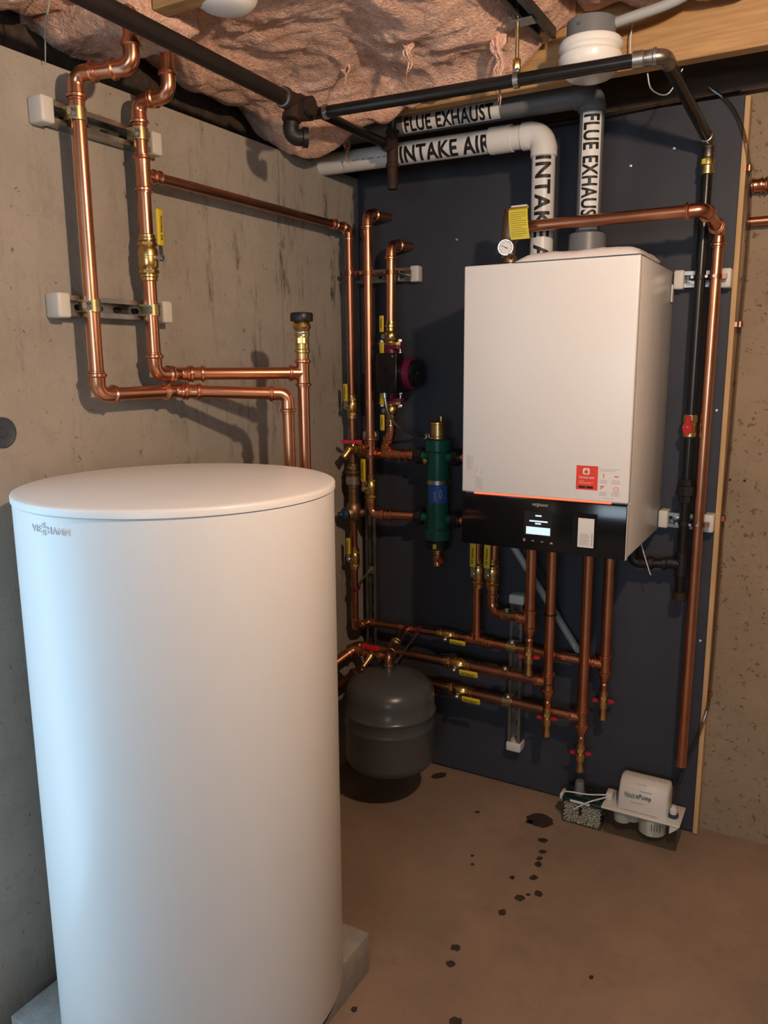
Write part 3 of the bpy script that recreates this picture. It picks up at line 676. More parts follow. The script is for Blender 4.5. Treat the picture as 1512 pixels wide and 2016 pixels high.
def band_clamp(root, c, paxis, out, r, m):
    c, pa, out = V(c), V(paxis).normalized(), V(out).normalized(); sd = pa.cross(out)
    mb = MB().lathe(c-pa*.006, pa, [(0, r+.0005), (.0003, r+.0030), (.0117, r+.0030), (.012, r+.0005)], 18)
    for s in (-1, 1): mb.prism([(-.006, -.006), (.006, -.006), (.006, .006), (-.006, .006)], c+sd*s*(r+.001)-pa*0-out*.002, pa, out, sd*s, .012)
    o = mb.build('split_ring', m, root); return o
def hanger(root, c, paxis, to, r, m='copper_dull'):
    """split ring round the pipe plus the threaded rod back to the wall or strut"""
    c, pa, to = V(c), V(paxis).normalized(), V(to); d = to-c; L = d.length; d.normalize()
    o = band_clamp(root, c, pa, pa.cross(d), r, m)
    MB().lathe(c+d*(r+.003), d, [(0, .0075), (.010, .0075), (.011, .0035), (L-r-.004, .0035)], 10).build('threaded_rod', 'zinc', o)
    MB().box(-.014, .014, -.014, .014, 0, .004, mtx=Matrix.Translation(to) @ d.to_track_quat('Z', 'Y').to_matrix().to_4x4() @ Matrix.Translation((0, 0, -.004))).build('rod_plate', 'galvanized', o)

RL = .0143
s1 = channel('strut_channel', 'short upper strut channel holding two copper risers on the concrete wall', (0, -1.212, 1.863), (0, -.905, 1.863), (1, 0, 0), (0, 0, 1), d=.035)
strut_clamp(s1, (.058, -1.148, 1.863), (0, 0, 1), (1, 0, 0), RL); strut_clamp(s1, (.058, -.986, 1.863), (0, 0, 1), (1, 0, 0), RL)
s2 = channel('strut_channel', 'short lower strut channel holding two copper risers on the concrete wall', (0, -1.209, 1.501), (0, -.902, 1.501), (1, 0, 0), (0, 0, 1), d=.035)
strut_clamp(s2, (.058, -1.146, 1.501), (0, 0, 1), (1, 0, 0), RL); strut_clamp(s2, (.058, -.982, 1.501), (0, 0, 1), (1, 0, 0), RL)

# ================================================================ COPPER ON THE LEFT WALL
a1 = thing('copper_pipe', 'outer copper riser on the concrete wall, nearest the picture edge', 'pipe', (.253, -.75, .95), 'copper pipe runs')
run(a1, [(.178, -1.112, 2.12), (.178, -1.113, 1.938), (.058, -1.145, 1.936), (.058, -1.146, 1.322), (.058, -.925, 1.322), (.253, -.752, 1.312), (.253, -.75, .95), (.29, -.94, .95)], RL)
coupling(a1, (.086, -.900, 1.3205), (.195, .173, -.01), RL, L=3.6)
a2 = thing('copper_pipe', 'inner copper riser on the concrete wall with a yellow lever valve', 'pipe', (.262, -.70, .90), 'copper pipe runs')
run(a2, [(.145, -.985, 2.12), (.145, -.985, 1.928), (.058, -.985, 1.928), (.058, -.982, 1.361), (.058, -.905, 1.361), (.262, -.702, 1.360)], RL, ends=(0, .02))
coupling(a2, (.083, -.880, 1.361), (.204, .203, 0), RL, L=3.2)
tee(a2, (.058, -.983, 1.785), (0, 0, 1), (0, 1, 0), RL, .0112, L=5.6)
tee(a2, (.262, -.70, 1.360), (0, 0, 1), (-1, -1, 0), RL)
run(a2, [(.262, -.70, 1.415), (.262, -.70, .90), (.315, -.935, .90)], RL)
bvalve('yellow lever ball valve on the inner copper riser at the concrete wall', BVB, (.058, -.983, 1.612), (0, 0, 1), (1, .25, 0))
vr = thing('vacuum_relief_valve', 'brass vacuum relief valve with a black cap above the water tank', 'valve', (.262, -.70, 1.395))
MB().lathe((.262, -.70, 1.395), (0, 0, 1), [(0, .0150), (.012, .0150), (.014, .0185), (.020, .0185), (.022, .0165), (.034, .0165), (.035, .0155), (.052, .0155), (.053, .019), (.056, .0185)], 20).hexa((.262, -.70, 1.430), (0, 0, 1), 0, .014, .0175).build('body', 'brass', vr)
MB().lathe((.262, -.70, 1.451), (0, 0, 1), [(0, .0165), (.003, .0185), (.006, .0185), (.008, .0170)], 20).build('steel_ring', 'zinc', vr)
MB().lathe((.262, -.70, 1.459), (0, 0, 1), [(0, .017), (.010, .0225), (.020, .0190), (.022, .0180)], 20).build('bonnet', 'brass', vr)
MB().lathe((.262, -.70, 1.481), (0, 0, 1), [(0, .018), (.001, .0265), (.003, .0275), (.018, .0275), (.021, .0255), (.022, .018)], 24).build('cap', 'black_plastic', vr, 'ribbed black plastic cap')

RS = .0112
b1 = thing('copper_pipe', 'thin copper feed line along the concrete wall and down the corner', 'pipe', (.060, -.15, .51), 'copper pipe runs')
run(b1, [(.058, -.955, 1.785), (.058, -.152, 1.787), (.060, -.150, 1.10), (.060, -.148, .510), (.060, -.072, .510), (.445, -.072, .514)], RS, 'copper_dull', em='copper')
coupling(b1, (.058, -.945, 1.785), (0, 1, 0), RS, L=2.4); coupling(b1, (.058, -.235, 1.787), (0, 1, 0), RS, L=2.2)
tee(b1, (.215, -.072, .512), (1, 0, 0), (0, -1, -.15), RS)
bvalve('yellow lever valve high in the corner on the thin feed line', BVS, (.060, -.150, 1.247), (0, 0, 1), (-.3, -1, 0))
bvalve('yellow lever valve low in the corner on the thin feed line', BVS, (.061, -.149, .752), (0, 0, 1), (-.3, -1, 0))
bvalve('yellow lever valve on the topmost horizontal line beside the grey expansion tank', BVS, (.365, -.072, .5135), (1, 0, 0), (0, -.93, -.37))
hg = thing('pipe_hanger', 'split ring hanger on the thin line below the lower corner valve', 'hanger', (.061, -.148, .64), 'split ring pipe hangers'); hanger(hg, (.0605, -.1485, .647), (0, 0, 1), (.048, -.026, .682), RS, 'maroon_paint')
bu = thing('pressure_reducing_valve', 'bronze feed valve with a steel band and blue cap in the corner', 'valve', (.060, -.150, .86))
MB().lathe((.060, -.150, .965), (0, 0, 1), [(0, .012), (.002, .0145), (.020, .0145), (.022, .0165), (.030, .0165), (.031, .0215), (.062, .0215), (.064, .017), (.072, .0235), (.078, .0235), (.080, .0165), (.100, .0150), (.102, .0125)], 20).hexa((.060, -.150, 1.047), (0, 0, 1), 0, .012, .0205).build('union', 'bronze', bu)
MB().lathe((.060, -.150, 1.000), (0, 0, 1), [(0, .0218), (.0005, .0228), (.0235, .0228), (.024, .0218)], 24).build('band', 'zinc', bu, 'bright printed steel band')
mb = MB().lathe((.060, -.150, .868), (0, 0, 1), [(0, .0125), (.010, .014), (.018, .022), (.028, .026), (.052, .026), (.064, .022), (.072, .0150), (.098, .0145)], 20)
mb.lathe((.060, -.150, .905), (-.35, -.9, -.1), [(0, .024), (.026, .024), (.030, .021)], 20); mb.lathe((.060, -.150, .905), (1, .45, 0), [(0, .014), (.036, .014)], 16)
mb.build('body', 'bronze', bu)
MB().lathe((.0495, -.177, .902), (-.62, -.75, .05), [(0, .021), (.012, .021), (.015, .017), (.017, .010), (.027, .009), (.028, .006)], 20).build('blue_cap', 'blue_plastic', bu, 'dark blue plastic cap')
MB().box(-.002, .002, -.003, .003, -.035, 0, .001, 1, mtx=Matrix.Translation((.030, -.203, .900))).build('lever', 'black_plastic', bu)

# ================================================================ RISERS AT THE BOARD
c1 = thing('copper_pipe', 'taller copper riser near the corner, turning back into the board at its top', 'pipe', (.111, -.125, .90), 'copper pipe runs')
run(c1, [(.115, .0, 1.834), (.106, -.12, 1.829), (.112, -.124, .900), (.262, -.102, .902)], RL, ends=(0, 0))
tee(c1, (.110, -.122, 1.117), (0, 0, 1), (-.45, -.9, 0), RL, .011)
coupling(c1, (.170, -.116, .9008), (.15, .022, .002), RL, L=2.6)
bvalve('yellow lever valve on the taller corner riser beside the green separator', BVV, (.111, -.1235, .985), (0, 0, 1), (-.35, -1, 0))
h = thing('hose_bibb', 'brass drain bibb with a red wing handle on the taller corner riser', 'valve', (.070, -.20, 1.10))
D = V(-.45, -.9, 0).normalized(); O = V(.110, -.122, 1.117)
MB().lathe(O+D*.030, D, [(0, .012), (.006, .015), (.010, .015), (.012, .0105), (.022, .0105), (.024, .0135), (.030, .0135), (.032, .011), (.048, .012), (.056, .009)], 16).lathe(O+D*.076, V(-.35, -.6, -.75), [(-.006, .010), (.004, .0115), (.022, .0115), (.024, .0135), (.034, .0135), (.035, .010)], 16).lathe(O+D*.066, (0, 0, 1), [(0, .009), (.014, .008), (.018, .006)], 14).build('body', 'brass', h)
MB().prism([(-.033, -.004), (-.020, -.005), (-.008, -.003), (.008, -.003), (.020, -.005), (.033, -.004), (.033, .006), (.020, .007), (.008, .005), (-.008, .005), (-.020, .007), (-.033, .006)], O+D*.066+V(0, -.004, .022), (.95, .3, 0), (0, 0, 1), (.3, -.95, 0), .008).build('handle', 'red_plastic', h)
c2 = thing('copper_pipe', 'shorter copper riser with the circulator, turning back into the board', 'pipe', (.176, -.10, 1.09), 'copper pipe runs')
run(c2, [(.191, .0, 1.740), (.177, -.10, 1.736), (.175, -.10, 1.462)], RL, ends=(0, 0))
run(c2, [(.175, -.10, 1.236), (.174, -.10, 1.165), (.146, -.095, 1.110)], RL)
run(c2, [(.070, -.092, 1.092), (.265, -.101, 1.097)], RL)
tee(c2, (.146, -.095, 1.094), (1, -.04, 0), (.45, -.05, .9), RL)
coupling(c2, (.200, -.098, 1.0955), (1, -.04, 0), RL, L=2.6); coupling(c2, (.248, -.100, 1.0968), (1, -.04, 0), RL, L=2.0)
MB().lathe((.072, -.092, 1.092), (-1, .04, 0), [(0, .0150), (.004, .0190), (.018, .0190), (.020, .014)], 18).build('end_plug', 'bronze', c2)

# circulator with isolation flanges
def iso_flange(label, z, up):
    t = thing('flange_valve', label, 'valve', (.175, -.10, z), 'isolation flange valves'); s = 1 if up else -1; ax = (0, 0, s); o = (.175, -.10, z)
    MB().lathe(o, ax, [(.007, .0165), (.010, .0165), (.014, .020), (.030, .022), (.040, .019), (.043, .0155), (.052, .0155), (.054, .018), (.062, .018), (.064, .0155), (.072, .0148)], 20).build('body', 'brass', t)
    MB().prism([(-.040, -.013), (-.030, -.022), (.030, -.022), (.040, -.013), (.040, .013), (.030, .022), (-.030, .022), (-.040, .013)], (.175, -.10, z), (1, 0, 0), (0, 1, 0), ax, .008).build('flange', 'brass', t)
    for q in (-1, 1):
        MB().hexa((.175+q*.033, -.10, z+s*.008), ax, 0, .009, .0085).lathe((.175+q*.033, -.10, z-s*.034), ax, [(0, .0042), (.040, .0042)], 10).hexa((.175+q*.033, -.10, z-s*.030), ax, 0, .007, .0078).build('bolt', 'zinc', t)
    MB().lathe((.175, -.118, z+s*.026), (-.3, -1, 0), [(0, .006), (.018, .006), (.018, .008), (.023, .008)], 12).build('stem_nut', 'zinc', t)
    def lev(z0, L, sg, nm):
        g = MB().box(-.0085, .0085, -.003, .003, 0, L, .0027, 3, mtx=Matrix.Translation((.166, -.142, z0)) @ Matrix.Rotation(-.28, 4, 'Z') @ (Matrix.Identity(4) if sg > 0 else Matrix.Rotation(math.pi, 4, 'Y'))).build(nm, 'yellow_vinyl', t)
        return g
    g = lev(z+s*.038, .050, s, 'lever'); g2 = lev(z+s*.008, .034, -s, 'purge_lever')
    zz = z+s*.038+(.012 if s > 0 else -.038)
    U2 = V(math.cos(-.28), math.sin(-.28), 0)
    flat_text('Webstone', V(.166, -.1455, zz)+U2*.003+V(-.001, 0, 0), (0, 0, 1), -U2, .007, .028, .02).build('lettering', 'print_black', g, smooth=False)
    return t
iso_flange('yellow handled isolation flange on top of the dark red circulator', 1.437, True)
iso_flange('yellow handled isolation flange underneath the dark red circulator', 1.262, False)
pu = thing('circulator_pump', 'dark red circulator pump with black control box on the shorter riser', 'pump', (.175, -.10, 1.262))
mb = MB()
for z, s in ((1.437, -1), (1.262, 1)):
    mb.prism([(-.040, -.012), (-.030, -.021), (.030, -.021), (.040, -.012), (.040, .012), (.030, .021), (-.030, .021), (-.040, .012)], (.175, -.10, z), (1, 0, 0), (0, 1, 0), (0, 0, s), .012)
mb.lathe((.175, -.10, 1.265), (0, 0, 1), [(0, .020), (.02, .021), (.05, .030), (.120, .030), (.15, .021), (.170, .020)], 20)
mb.lathe((.148, -.10, 1.350), (1, 0, 0), [(0, .030), (.006, .046), (.030, .054), (.040, .054)], 28)
mb.build('volute', 'maroon_paint', pu)
MB().lathe((.188, -.10, 1.350), (1, 0, 0), [(0, .060), (.010, .060), (.011, .048), (.066, .048), (.068, .044)], 30).build('motor', 'maroon_paint', pu)
MB().lathe((.256, -.10, 1.350), (1, 0, 0), [(0, .043), (.010, .043), (.014, .039), (.015, .036), (.013, .034), (.013, .008), (.017, .006), (.017, 0)], 30).build('nameplate', 'gloss_black', pu)
bx = MB().box(.166, .236, -.176, -.128, 1.292, 1.412, .004, 3).build('control_box', 'gloss_black', pu, 'glossy black control box')
MB().lathe((.222, -.1765, 1.402), (0, -1, 0), [(0, .003), (.001, .003), (.001, 0)], 10).build('screw', 'zinc', bx)
MB().lathe((.180, -.150, 1.292), (0, 0, -1), [(0, .012), (.004, .012), (.005, .009), (.012, .009), (.013, .0065), (.016, .0065)], 14).build('cable_connector', 'zinc', pu)
pts = [(.180, -.150, 1.280), (.186, -.147, 1.24), (.196, -.13, 1.205), (.212, -.10, 1.178), (.235, -.05, 1.158), (.250, -.012, 1.148)]
def smooth_path(pts, n=8):
    P = [V(p) for p in pts]; P = [P[0]*2-P[1]]+P+[P[-1]*2-P[-2]]; out = []
    for i in range(1, len(P)-2):
        for k in range(n):
            t = k/n; a, b, c, d = P[i-1], P[i], P[i+1], P[i+2]
            out.append(.5*((2*b)+(c-a)*t+(2*a-5*b+4*c-d)*t*t+(3*b-a-3*c+d)*t**3))
    out.append(P[-2]); return out
sp = smooth_path(pts, 14)
o = MB().sweep(sp, [.0042+(.0008 if i % 2 else 0) for i in range(len(sp))], 10).build('armoured_cable', 'galvanized'); tag(o, 'armoured cable hanging from the circulator to the board', 'cable')
o = MB().lathe((.253, 0, 1.146), (-.15, -1, .1), [(0, .012), (.004, .012), (.005, .009), (.014, .009), (.015, .006)], 14).build('cable_fitting', 'zinc'); tag(o, 'small zinc cable fitting on the board beside the green separator', 'fitting')

# struts at the corner
s3 = channel('strut_channel', 'horizontal strut channel on the board near the corner with three rods', (.003, 0, 1.655), (.232, 0, 1.655), (0, -1, 0), (0, 0, 1), caps=(0, 1), d=.026)
for c, to in (((.0595, -.1515, 1.655), (.118, -.030, 1.655)), ((.1072, -.1208, 1.655), (.160, -.030, 1.650)), ((.1762, -.10, 1.655), (.200, -.030, 1.652))):
    hanger(s3, c, (0, 0, 1), to, RS if c[0] < .1 else RL, 'copper_dull')
s4 = channel('strut_channel', 'tall strut channel on the board in the corner behind the risers', (.050, 0, .385), (.050, 0, 1.155), (0, -1, 0), (1, 0, 0), caps=(0, 1), d=.026)

# ================================================================ SEPARATOR
SX, SY = .339, -.100
sp_ = thing('hydraulic_separator', 'green hydraulic separator with a blue label left of the boiler', 'separator', (SX, SY, .74))
MB().lathe((SX, SY, .834), (0, 0, 1), [(0, .036), (.002, .040), (.034, .040), (.040, .0345), (.276, .0345), (.282, .040), (.314, .040), (.318, .034), (.319, .026)], 32).build('body', 'green_paint', sp_)
for z in (1.097, .902):
    for s in (-1, 1):
        q = MB().lathe((SX, SY, z), (s, 0, 0), [(.020, .015), (.056, .015), (.058, .018)], 18).build('port', 'green_paint', sp_)
        MB().hexa((SX, SY, z), (s, 0, 0), .052, .073, .0265, 8).lathe((SX, SY, z), (s, 0, 0), [(.073, .022), (.078, .020), (.079, .0145)], 18).build('union_nut', 'cast_iron', q)
MB().lathe((SX, SY, 1.0115), (0, 0, 1), [(0, .0346), (.0005, .0354), (.0135, .0354), (.014, .0346)], 32).build('band', 'zinc', sp_)
OS = V(1.0, -2.2, 0)
lb = cyl_patch((SX, SY, 0), (0, 0, 1), OS, .0350, .064, .956, .054).build('label', 'blue_print', sp_, 'blue label with white drawing')
up = OS.normalized().cross(Vector((0, 0, 1)))
pp = []
for i in range(25):
    an = 2*math.pi*i/24; th = (-.009+.0035*math.cos(an))/.0353; d = OS.normalized()*math.cos(th)+up*math.sin(th); pp.append(V(SX, SY, .984+.0135*math.sin(an))+d*.0353)
MB().sweep(pp, .0006, 5).build('drawing', 'sticker_white', lb)
for k in range(6): cyl_patch((SX, SY, 0), (0, 0, 1), OS.normalized()+up*(.28-.05*(k % 2)), .0353, .005+.002*(k % 3), .964+.005*k, .001, 3).build('print_line', 'sticker_white', lb, smooth=False)
MB().lathe((SX, SY, 1.153), (0, 0, 1), [(0, .026), (.006, .026), (.008, .0235), (.042, .0235), (.044, .0255), (.050, .0255), (.053, .020), (.054, .006)], 26).hexa((SX+.012, SY-.004, 1.203), (0, 0, 1), 0, .016, .0042, 10).lathe((SX+.012, SY-.004, 1.217), (0, 0, 1), [(0, .0055), (.004, .0055)], 10).build('air_vent', 'brass', sp_)
MB().lathe((SX, SY, .834), (0, 0, -1), [(0, .035), (.001, .0375), (.028, .0365), (.030, .024)], 28).build('bottom_cap', 'black_plastic', sp_)
MB().lathe((SX, SY, .804), (0, 0, -1), [(0, .0175), (.006, .0175), (.007, .012), (.018, .012), (.020, .014), (.040, .014), (.041, .011), (.045, .0125), (.055, .0125), (.056, .009)], 18).build('drain', 'brass', sp_)
MB().lathe((SX, SY, .770), (.6, -.6, 0), [(.012, .005), (.018, .005), (.019, .009), (.030, .009), (.032, .007)], 12).build('drain_knob', 'red_plastic', sp_)
cyl_patch((SX, SY, 0), (0, 0, 1), (.2, -1, 0), .0378, .011, .811, .015, 5).build('tag', 'yellow_paper', sp_, 'small yellow tag')
MB().lathe((SX-.018, SY-.030, 1.086), (-.3, -1, 0), [(0, .006), (.010, .006), (.011, .008), (.018, .008), (.020, .005)], 12).build('test_plug', 'brass', sp_)
MB().sweep(smooth_path([(SX+.004, SY-.010, .750), (SX+.014, SY-.012, .742), (SX+.022, SY-.012, .750), (SX+.016, SY-.012, .760)]), .0016, 6).build('cap_strap', 'rubber_black', sp_)

# ================================================================ EXPANSION TANK
EX, EY = .270, -.292
et = thing('expansion_tank', 'dark grey steel expansion tank hanging in the corner above the floor', 'expansion tank', (EX, EY, .135))
E0 = .140
prof = [(.000, .004), (.003, .060), (.012, .105), (.026, .130), (.040, E0-.002), (.050, E0), (.148, E0), (.150, E0+.0010), (.154, E0+.0022), (.158, E0+.0010), (.160, E0), (.190, E0), (.192, E0+.002), (.196, E0+.0035), (.200, E0+.002), (.202, E0-.001), (.246, E0-.001), (.268, .134), (.286, .118), (.302, .092), (.312, .062), (.318, .034), (.320, .006)]
MB().lathe((EX, EY, .135), (0, 0, 1), prof, 72).build('shell', 'grey_enamel', et, ang=60)
MB().lathe((EX-.004, EY, .452), (0, 0, 1), [(0, .017), (.003, .017), (.004, .0145), (.016, .0145), (.017, .018), (.020, .018)], 20).build('neck', 'galvanized', et)
MB().sweep(smooth_path([(EX+.02, EY+.02, .455), (EX+.06, EY+.03, .452), (EX+.10, EY+.02, .440)], 6), .0012, 5).build('wire_loop', 'zinc', et)
ef = thing('copper_pipe', 'short copper branch joining the grey expansion tank to the thin line', 'pipe', (EX, EY, .48), 'copper pipe runs')
run(ef, [(EX-.004, EY, .474), (EX-.004, EY, .496), (.215, -.092, .510)], .0125, 'copper_dull', bend=1.3, sk=1.5)
coupling(ef, (.238, -.200, .503), (-.25, 1, 0), .0125, 'brass', L=2.2)
run(ef, [(EX-.014, EY, .494), (.205, -.300, .498), (.150, -.300, .502), (.085, -.42, .440)], .0125, 'copper_dull', em='copper', bend=1.3, sk=1.5)
hb = thing('hose_bibb', 'small brass drain with a red wing handle on top of the expansion tank', 'valve', (.214, -.32, .47))
MB().lathe((.214, -.302, .497), (-.1, -1, -.55), [(0, .011), (.012, .011), (.014, .0095), (.028, .0085), (.030, .0070), (.052, .0060), (.054, .0045)], 14).hexa((.236, -.300, .496), (1, 0, 0), 0, .012, .0165).build('body', 'brass', hb)
MB().lathe((.214, -.304, .505), (0, -.2, 1), [(0, .008), (.012, .007)], 12).build('stem', 'brass', hb)
mb = MB()
for q in (-1, 1): mb.lathe((.214+q*.021, -.310, .523), (0, -1, .3), [(-.004, .006), (-.003, .0095), (.003, .0095), (.004, .006)], 12)
mb.box(.196, .232, -.316, -.304, .513, .529, .003, 2); mb.build('handle', 'red_plastic', hb)
rod = thing('pipe_hanger', 'split ring hanger with a long threaded rod over the expansion tank', 'hanger', (.285, -.072, .51), 'split ring pipe hangers')
band_clamp(rod, (.262, -.072, .5125), (1, 0, 0), (0, 0, 1), RS, 'maroon_paint')
MB().lathe((.262, -.088, .508), V(EX+.018, EY+.005, .478)-V(.262, -.088, .508), [(0, .0032), (.203, .0032)], 10).build('threaded_rod', 'zinc', rod)

# ================================================================ PIPEWORK UNDER THE BOILER
p1 = thing('copper_pipe', 'copper riser behind the boiler front feeding the topmost horizontal line', 'pipe', (.468, -.08, .51), 'copper pipe runs')
run(p1, [(SX+.076, -.10, .902), (.472, -.09, .902), (.467, -.078, .513)], RL, ends=(0, .02))
tee(p1, (.466, -.075, .513), (1, 0, 0), (0, 0, 1), RL); run(p1, [(.445, -.075, .513), (.872, -.072, .508)], RL, ends=(0, .02))
coupling(p1, (.505, -.075, .5127), (1, 0, 0), RL, L=2.2)
bvalve('yellow lever valve under the boiler, first from the green separator', BVB, (.472, -.081, .738), (0, 0, 1), (-.2, -1, 0))
p2 = thing('copper_pipe', 'copper riser under the boiler bending over the lower strut', 'pipe', (.525, -.10, .62), 'copper pipe runs')
run(p2, [(SX+.076, -.10, 1.097), (.535, -.10, 1.097), (.526, -.10, .622), (.665, -.158, .640)], RL, bend=2.2, ends=(0, .02))
bvalve('yellow lever valve under the boiler, second from the green separator', BVB, (.526, -.10, .745), (0, 0, 1), (-.2, -1, 0))
def drop(label, x, y, zt, br, dv, brr=RL):
    t = thing('copper_pipe', label, 'pipe', (x, y, zt-.08), 'copper pipe runs under the boiler')
    run(t, [(x, y, BZ0), (x, y, zt-.02)], .0155)
    tee(t, (x, y, zt), (0, 0, 1), br, .0155, brr, L=4.4); reducer(t, zt-.028, zt-.085, x, y, .0155, .0085)
    drain(dv, x, y, zt-.083); return t
d1 = drop('first copper drop under the boiler counted from the separator side', .6685, -.160, .640, (-1, 0, 0), 'red handled brass drain valve under the first copper drop')
d2 = drop('second copper drop under the boiler counted from the separator side', .7205, -.130, .444, (-1, 0, 0), 'red handled brass drain valve under the second copper drop')
d3 = drop('third copper drop under the boiler, longest one, above the pellet box', .8180, -.100, .340, (-1, 0, 0), 'red handled brass drain valve just above the pellet box')
d4 = drop('fourth copper drop under the boiler, nearest the gas line', .8715, -.070, .508, (-1, 0, 0), 'red handled brass drain valve under the fourth copper drop')
for z in (.655, .441): MB().lathe((.7205, -.130, z-.0015), (0, 0, 1), [(0, .0158), (.0004, .0186), (.0026, .0186), (.003, .0158)], 18).build('cable_tie', 'rubber_black', d2)
m1 = thing('copper_pipe', 'middle horizontal copper line running behind the expansion tank', 'pipe', (.4, -.13, .43), 'copper pipe runs')
run(m1, [(.705, -.130, .444), (.240, -.130, .446), (.06, -.135, .446), (.06, -.42, .420), (.16, -.70, .42), (.25, -.95, .42)], .0150, 'copper_dull', em='copper_dull')
bvalve('yellow lever valve on the middle horizontal line', BVM, (.425, -.130, .4453), (1, 0, 0), (0, -.93, -.37))
m2 = thing('copper_pipe', 'lowest horizontal copper line running behind the expansion tank', 'pipe', (.4, -.10, .33), 'copper pipe runs')
run(m2, [(.800, -.100, .340), (.320, -.100, .345), (.05, -.105, .345), (.05, -.42, .330), (.16, -.70, .33), (.25, -.95, .33)], .0150, 'copper_dull', em='copper_dull')
bvalve('yellow lever valve on the lowest horizontal line', BVM, (.422, -.100, .3443), (1, 0, 0), (0, -.93, -.37))
s5 = channel('strut_channel', 'upright strut channel below the boiler crossing the horizontal copper lines', (.586, 0, .150), (.584, 0, .668), (0, -1, 0), (1, 0, 0), d=.041)
strut_clamp(s5, (.586, -.075, .5122), (1, 0, 0), (0, -1, 0), RL, w=.030); strut_clamp(s5, (.586, -.130, .4448), (1, 0, 0), (0, -1, 0), .015, 'copper_dull', w=.030)
strut_clamp(s5, (.586, -.100, .3420), (1, 0, 0), (0, -1, 0), .015, w=.030); strut_clamp(s5, (.588, -.126, .6305), (1, -.41, .13), (0, -1, 0), RL, w=.026)

o = MB().sweep([(.560, -.030, .830), (.790, -.030, .506)], .0115, 14).build('conduit', 'grey_conduit'); tag(o, 'straight grey conduit slanting down the board below the boiler', 'conduit')
o = MB().sweep(smooth_path([(.610, -.02, .93), (.635, -.02, .80), (.700, -.018, .66), (.735, -.018, .585), (.770, -.02, .52)]), .0042, 8).build('cable', 'rubber_black'); tag(o, 'thin black cable running down the board behind the copper drops', 'cable')
for l, x, z in (('small white clip on the board at the foot of the grey conduit', .783, .489), ('small white clip on the board beside the fourth copper drop', .838, .488)):
    o = MB().box(x-.011, x+.011, -.012, 0, z-.007, z+.007, .002, 2).build('cable_clip', 'cap_white'); tag(o, l, 'clip', 'white clips on the board')
o = thing('white_tag', 'white paper tag behind the first yellow valve under the boiler', 'tag', (.452, -.05, .80)); MB().box(.440, .470, -.052, -.050, .795, .850, .0006, 1).build('card', 'sticker_white', o)
o = MB().sweep(smooth_path([(.845, -.10, .925), (.838, -.11, .880), (.850, -.115, .862), (.866, -.105, .880), (.872, -.100, .92)]), .0050, 10).build('flexible_hose', 'galvanized'); tag(o, 'small ribbed grey hose looping under the boiler', 'hose')

# ================================================================ RELIEF VALVE AND DISCHARGE LINE
rv = thing('relief_valve', 'brass relief valve with a yellow tag behind the boiler top', 'valve', (.600, -.20, 1.617))
MB().lathe((.600, -.20, 1.617), (0, 0, 1), [(0, .012), (.030, .012), (.031, .018), (.046, .018), (.048, .013), (.075, .014), (.085, .020), (.100, .024), (.150, .019), (.165, .016), (.168, .010)], 20).lathe((.600, -.20, 1.735), (1, 0, 0), [(0, .015), (.034, .015), (.036, .0185), (.046, .0185), (.047, .0145)], 18).build('body', 'bronze', rv)
MB().lathe((.612, -.218, 1.66), (-.4, -1, .25), [(0, .006), (.012, .006)], 10).lathe((.594, -.20, 1.665), (-.1, -.3, 0), [(0, .006), (.02, .006)], 10).build('gauge_stem', 'bronze', rv)
G = V(.596, -.224, 1.684); GD = V(.35, -1, -.08).normalized()
gg = MB().lathe(G, GD, [(-.012, .013), (-.010, .0195), (.004, .0205), (.006, .0195), (.006, .0178), (.003, .0178)], 28).build('pressure_gauge', 'zinc', rv, 'round dial pressure gauge')
MB().lathe(G+GD*.0035, GD, [(0, .0176), (.0003, .0176), (.0004, 0)], 28).build('dial', 'sticker_white', gg)
gx = Vector((0, 0, 1)).cross(GD).normalized(); gz = GD.cross(gx)
for k in range(11):
    an = math.radians(-45+27*k); d = gx*math.cos(an)+gz*math.sin(an); MB().add([G+GD*.0043+d*.0135-d.cross(GD)*.0005, G+GD*.0043+d*.0135+d.cross(GD)*.0005, G+GD*.0043+d*.0165+d.cross(GD)*.0005, G+GD*.0043+d*.0165-d.cross(GD)*.0005], [(0, 1, 2, 3)]).build('tick', 'print_black', gg, smooth=False)
nd = (gx*-.9+gz*.42).normalized(); nq = nd.cross(GD)
MB().add([G+GD*.0046-nd*.006-nq*.0012, G+GD*.0046-nd*.006+nq*.0012, G+GD*.0046+nd*.013+nq*.0003, G+GD*.0046+nd*.013-nq*.0003], [(0, 1, 2, 3)]).build('needle', 'print_black', gg, smooth=False)
tg = MB(); n = 10; pts = []
for j in range(n+1):
    w = j/n
    for i in range(2):
        x = .607+.050*i+.010*w; z = 1.779-.080*w; y = -.236-.010*math.sin(w*2.6)+(.012 if w < .1 else 0); pts.append((x, y, z-.010*i*0))
pts2 = [(p[0], p[1]+.0006, p[2]) for p in pts]; k = len(pts)
fs_ = [(2*j, 2*j+1, 2*j+3, 2*j+2) for j in range(n)]; fs_ += [tuple(reversed([q+k for q in f])) for f in fs_]+[(2*j, 2*j+2, 2*j+2+k, 2*j+k) for j in range(n)]+[(2*j+3, 2*j+1, 2*j+1+k, 2*j+3+k) for j in range(n)]+[(1, 0, k, 1+k), (2*n, 2*n+1, 2*n+1+k, 2*n+k)]
yt = tg.add(pts+pts2, fs_).build('yellow_tag', 'yellow_paper', rv, 'curled yellow printed instruction tag')
mat('tag_print', (.36, .30, .05), .6)
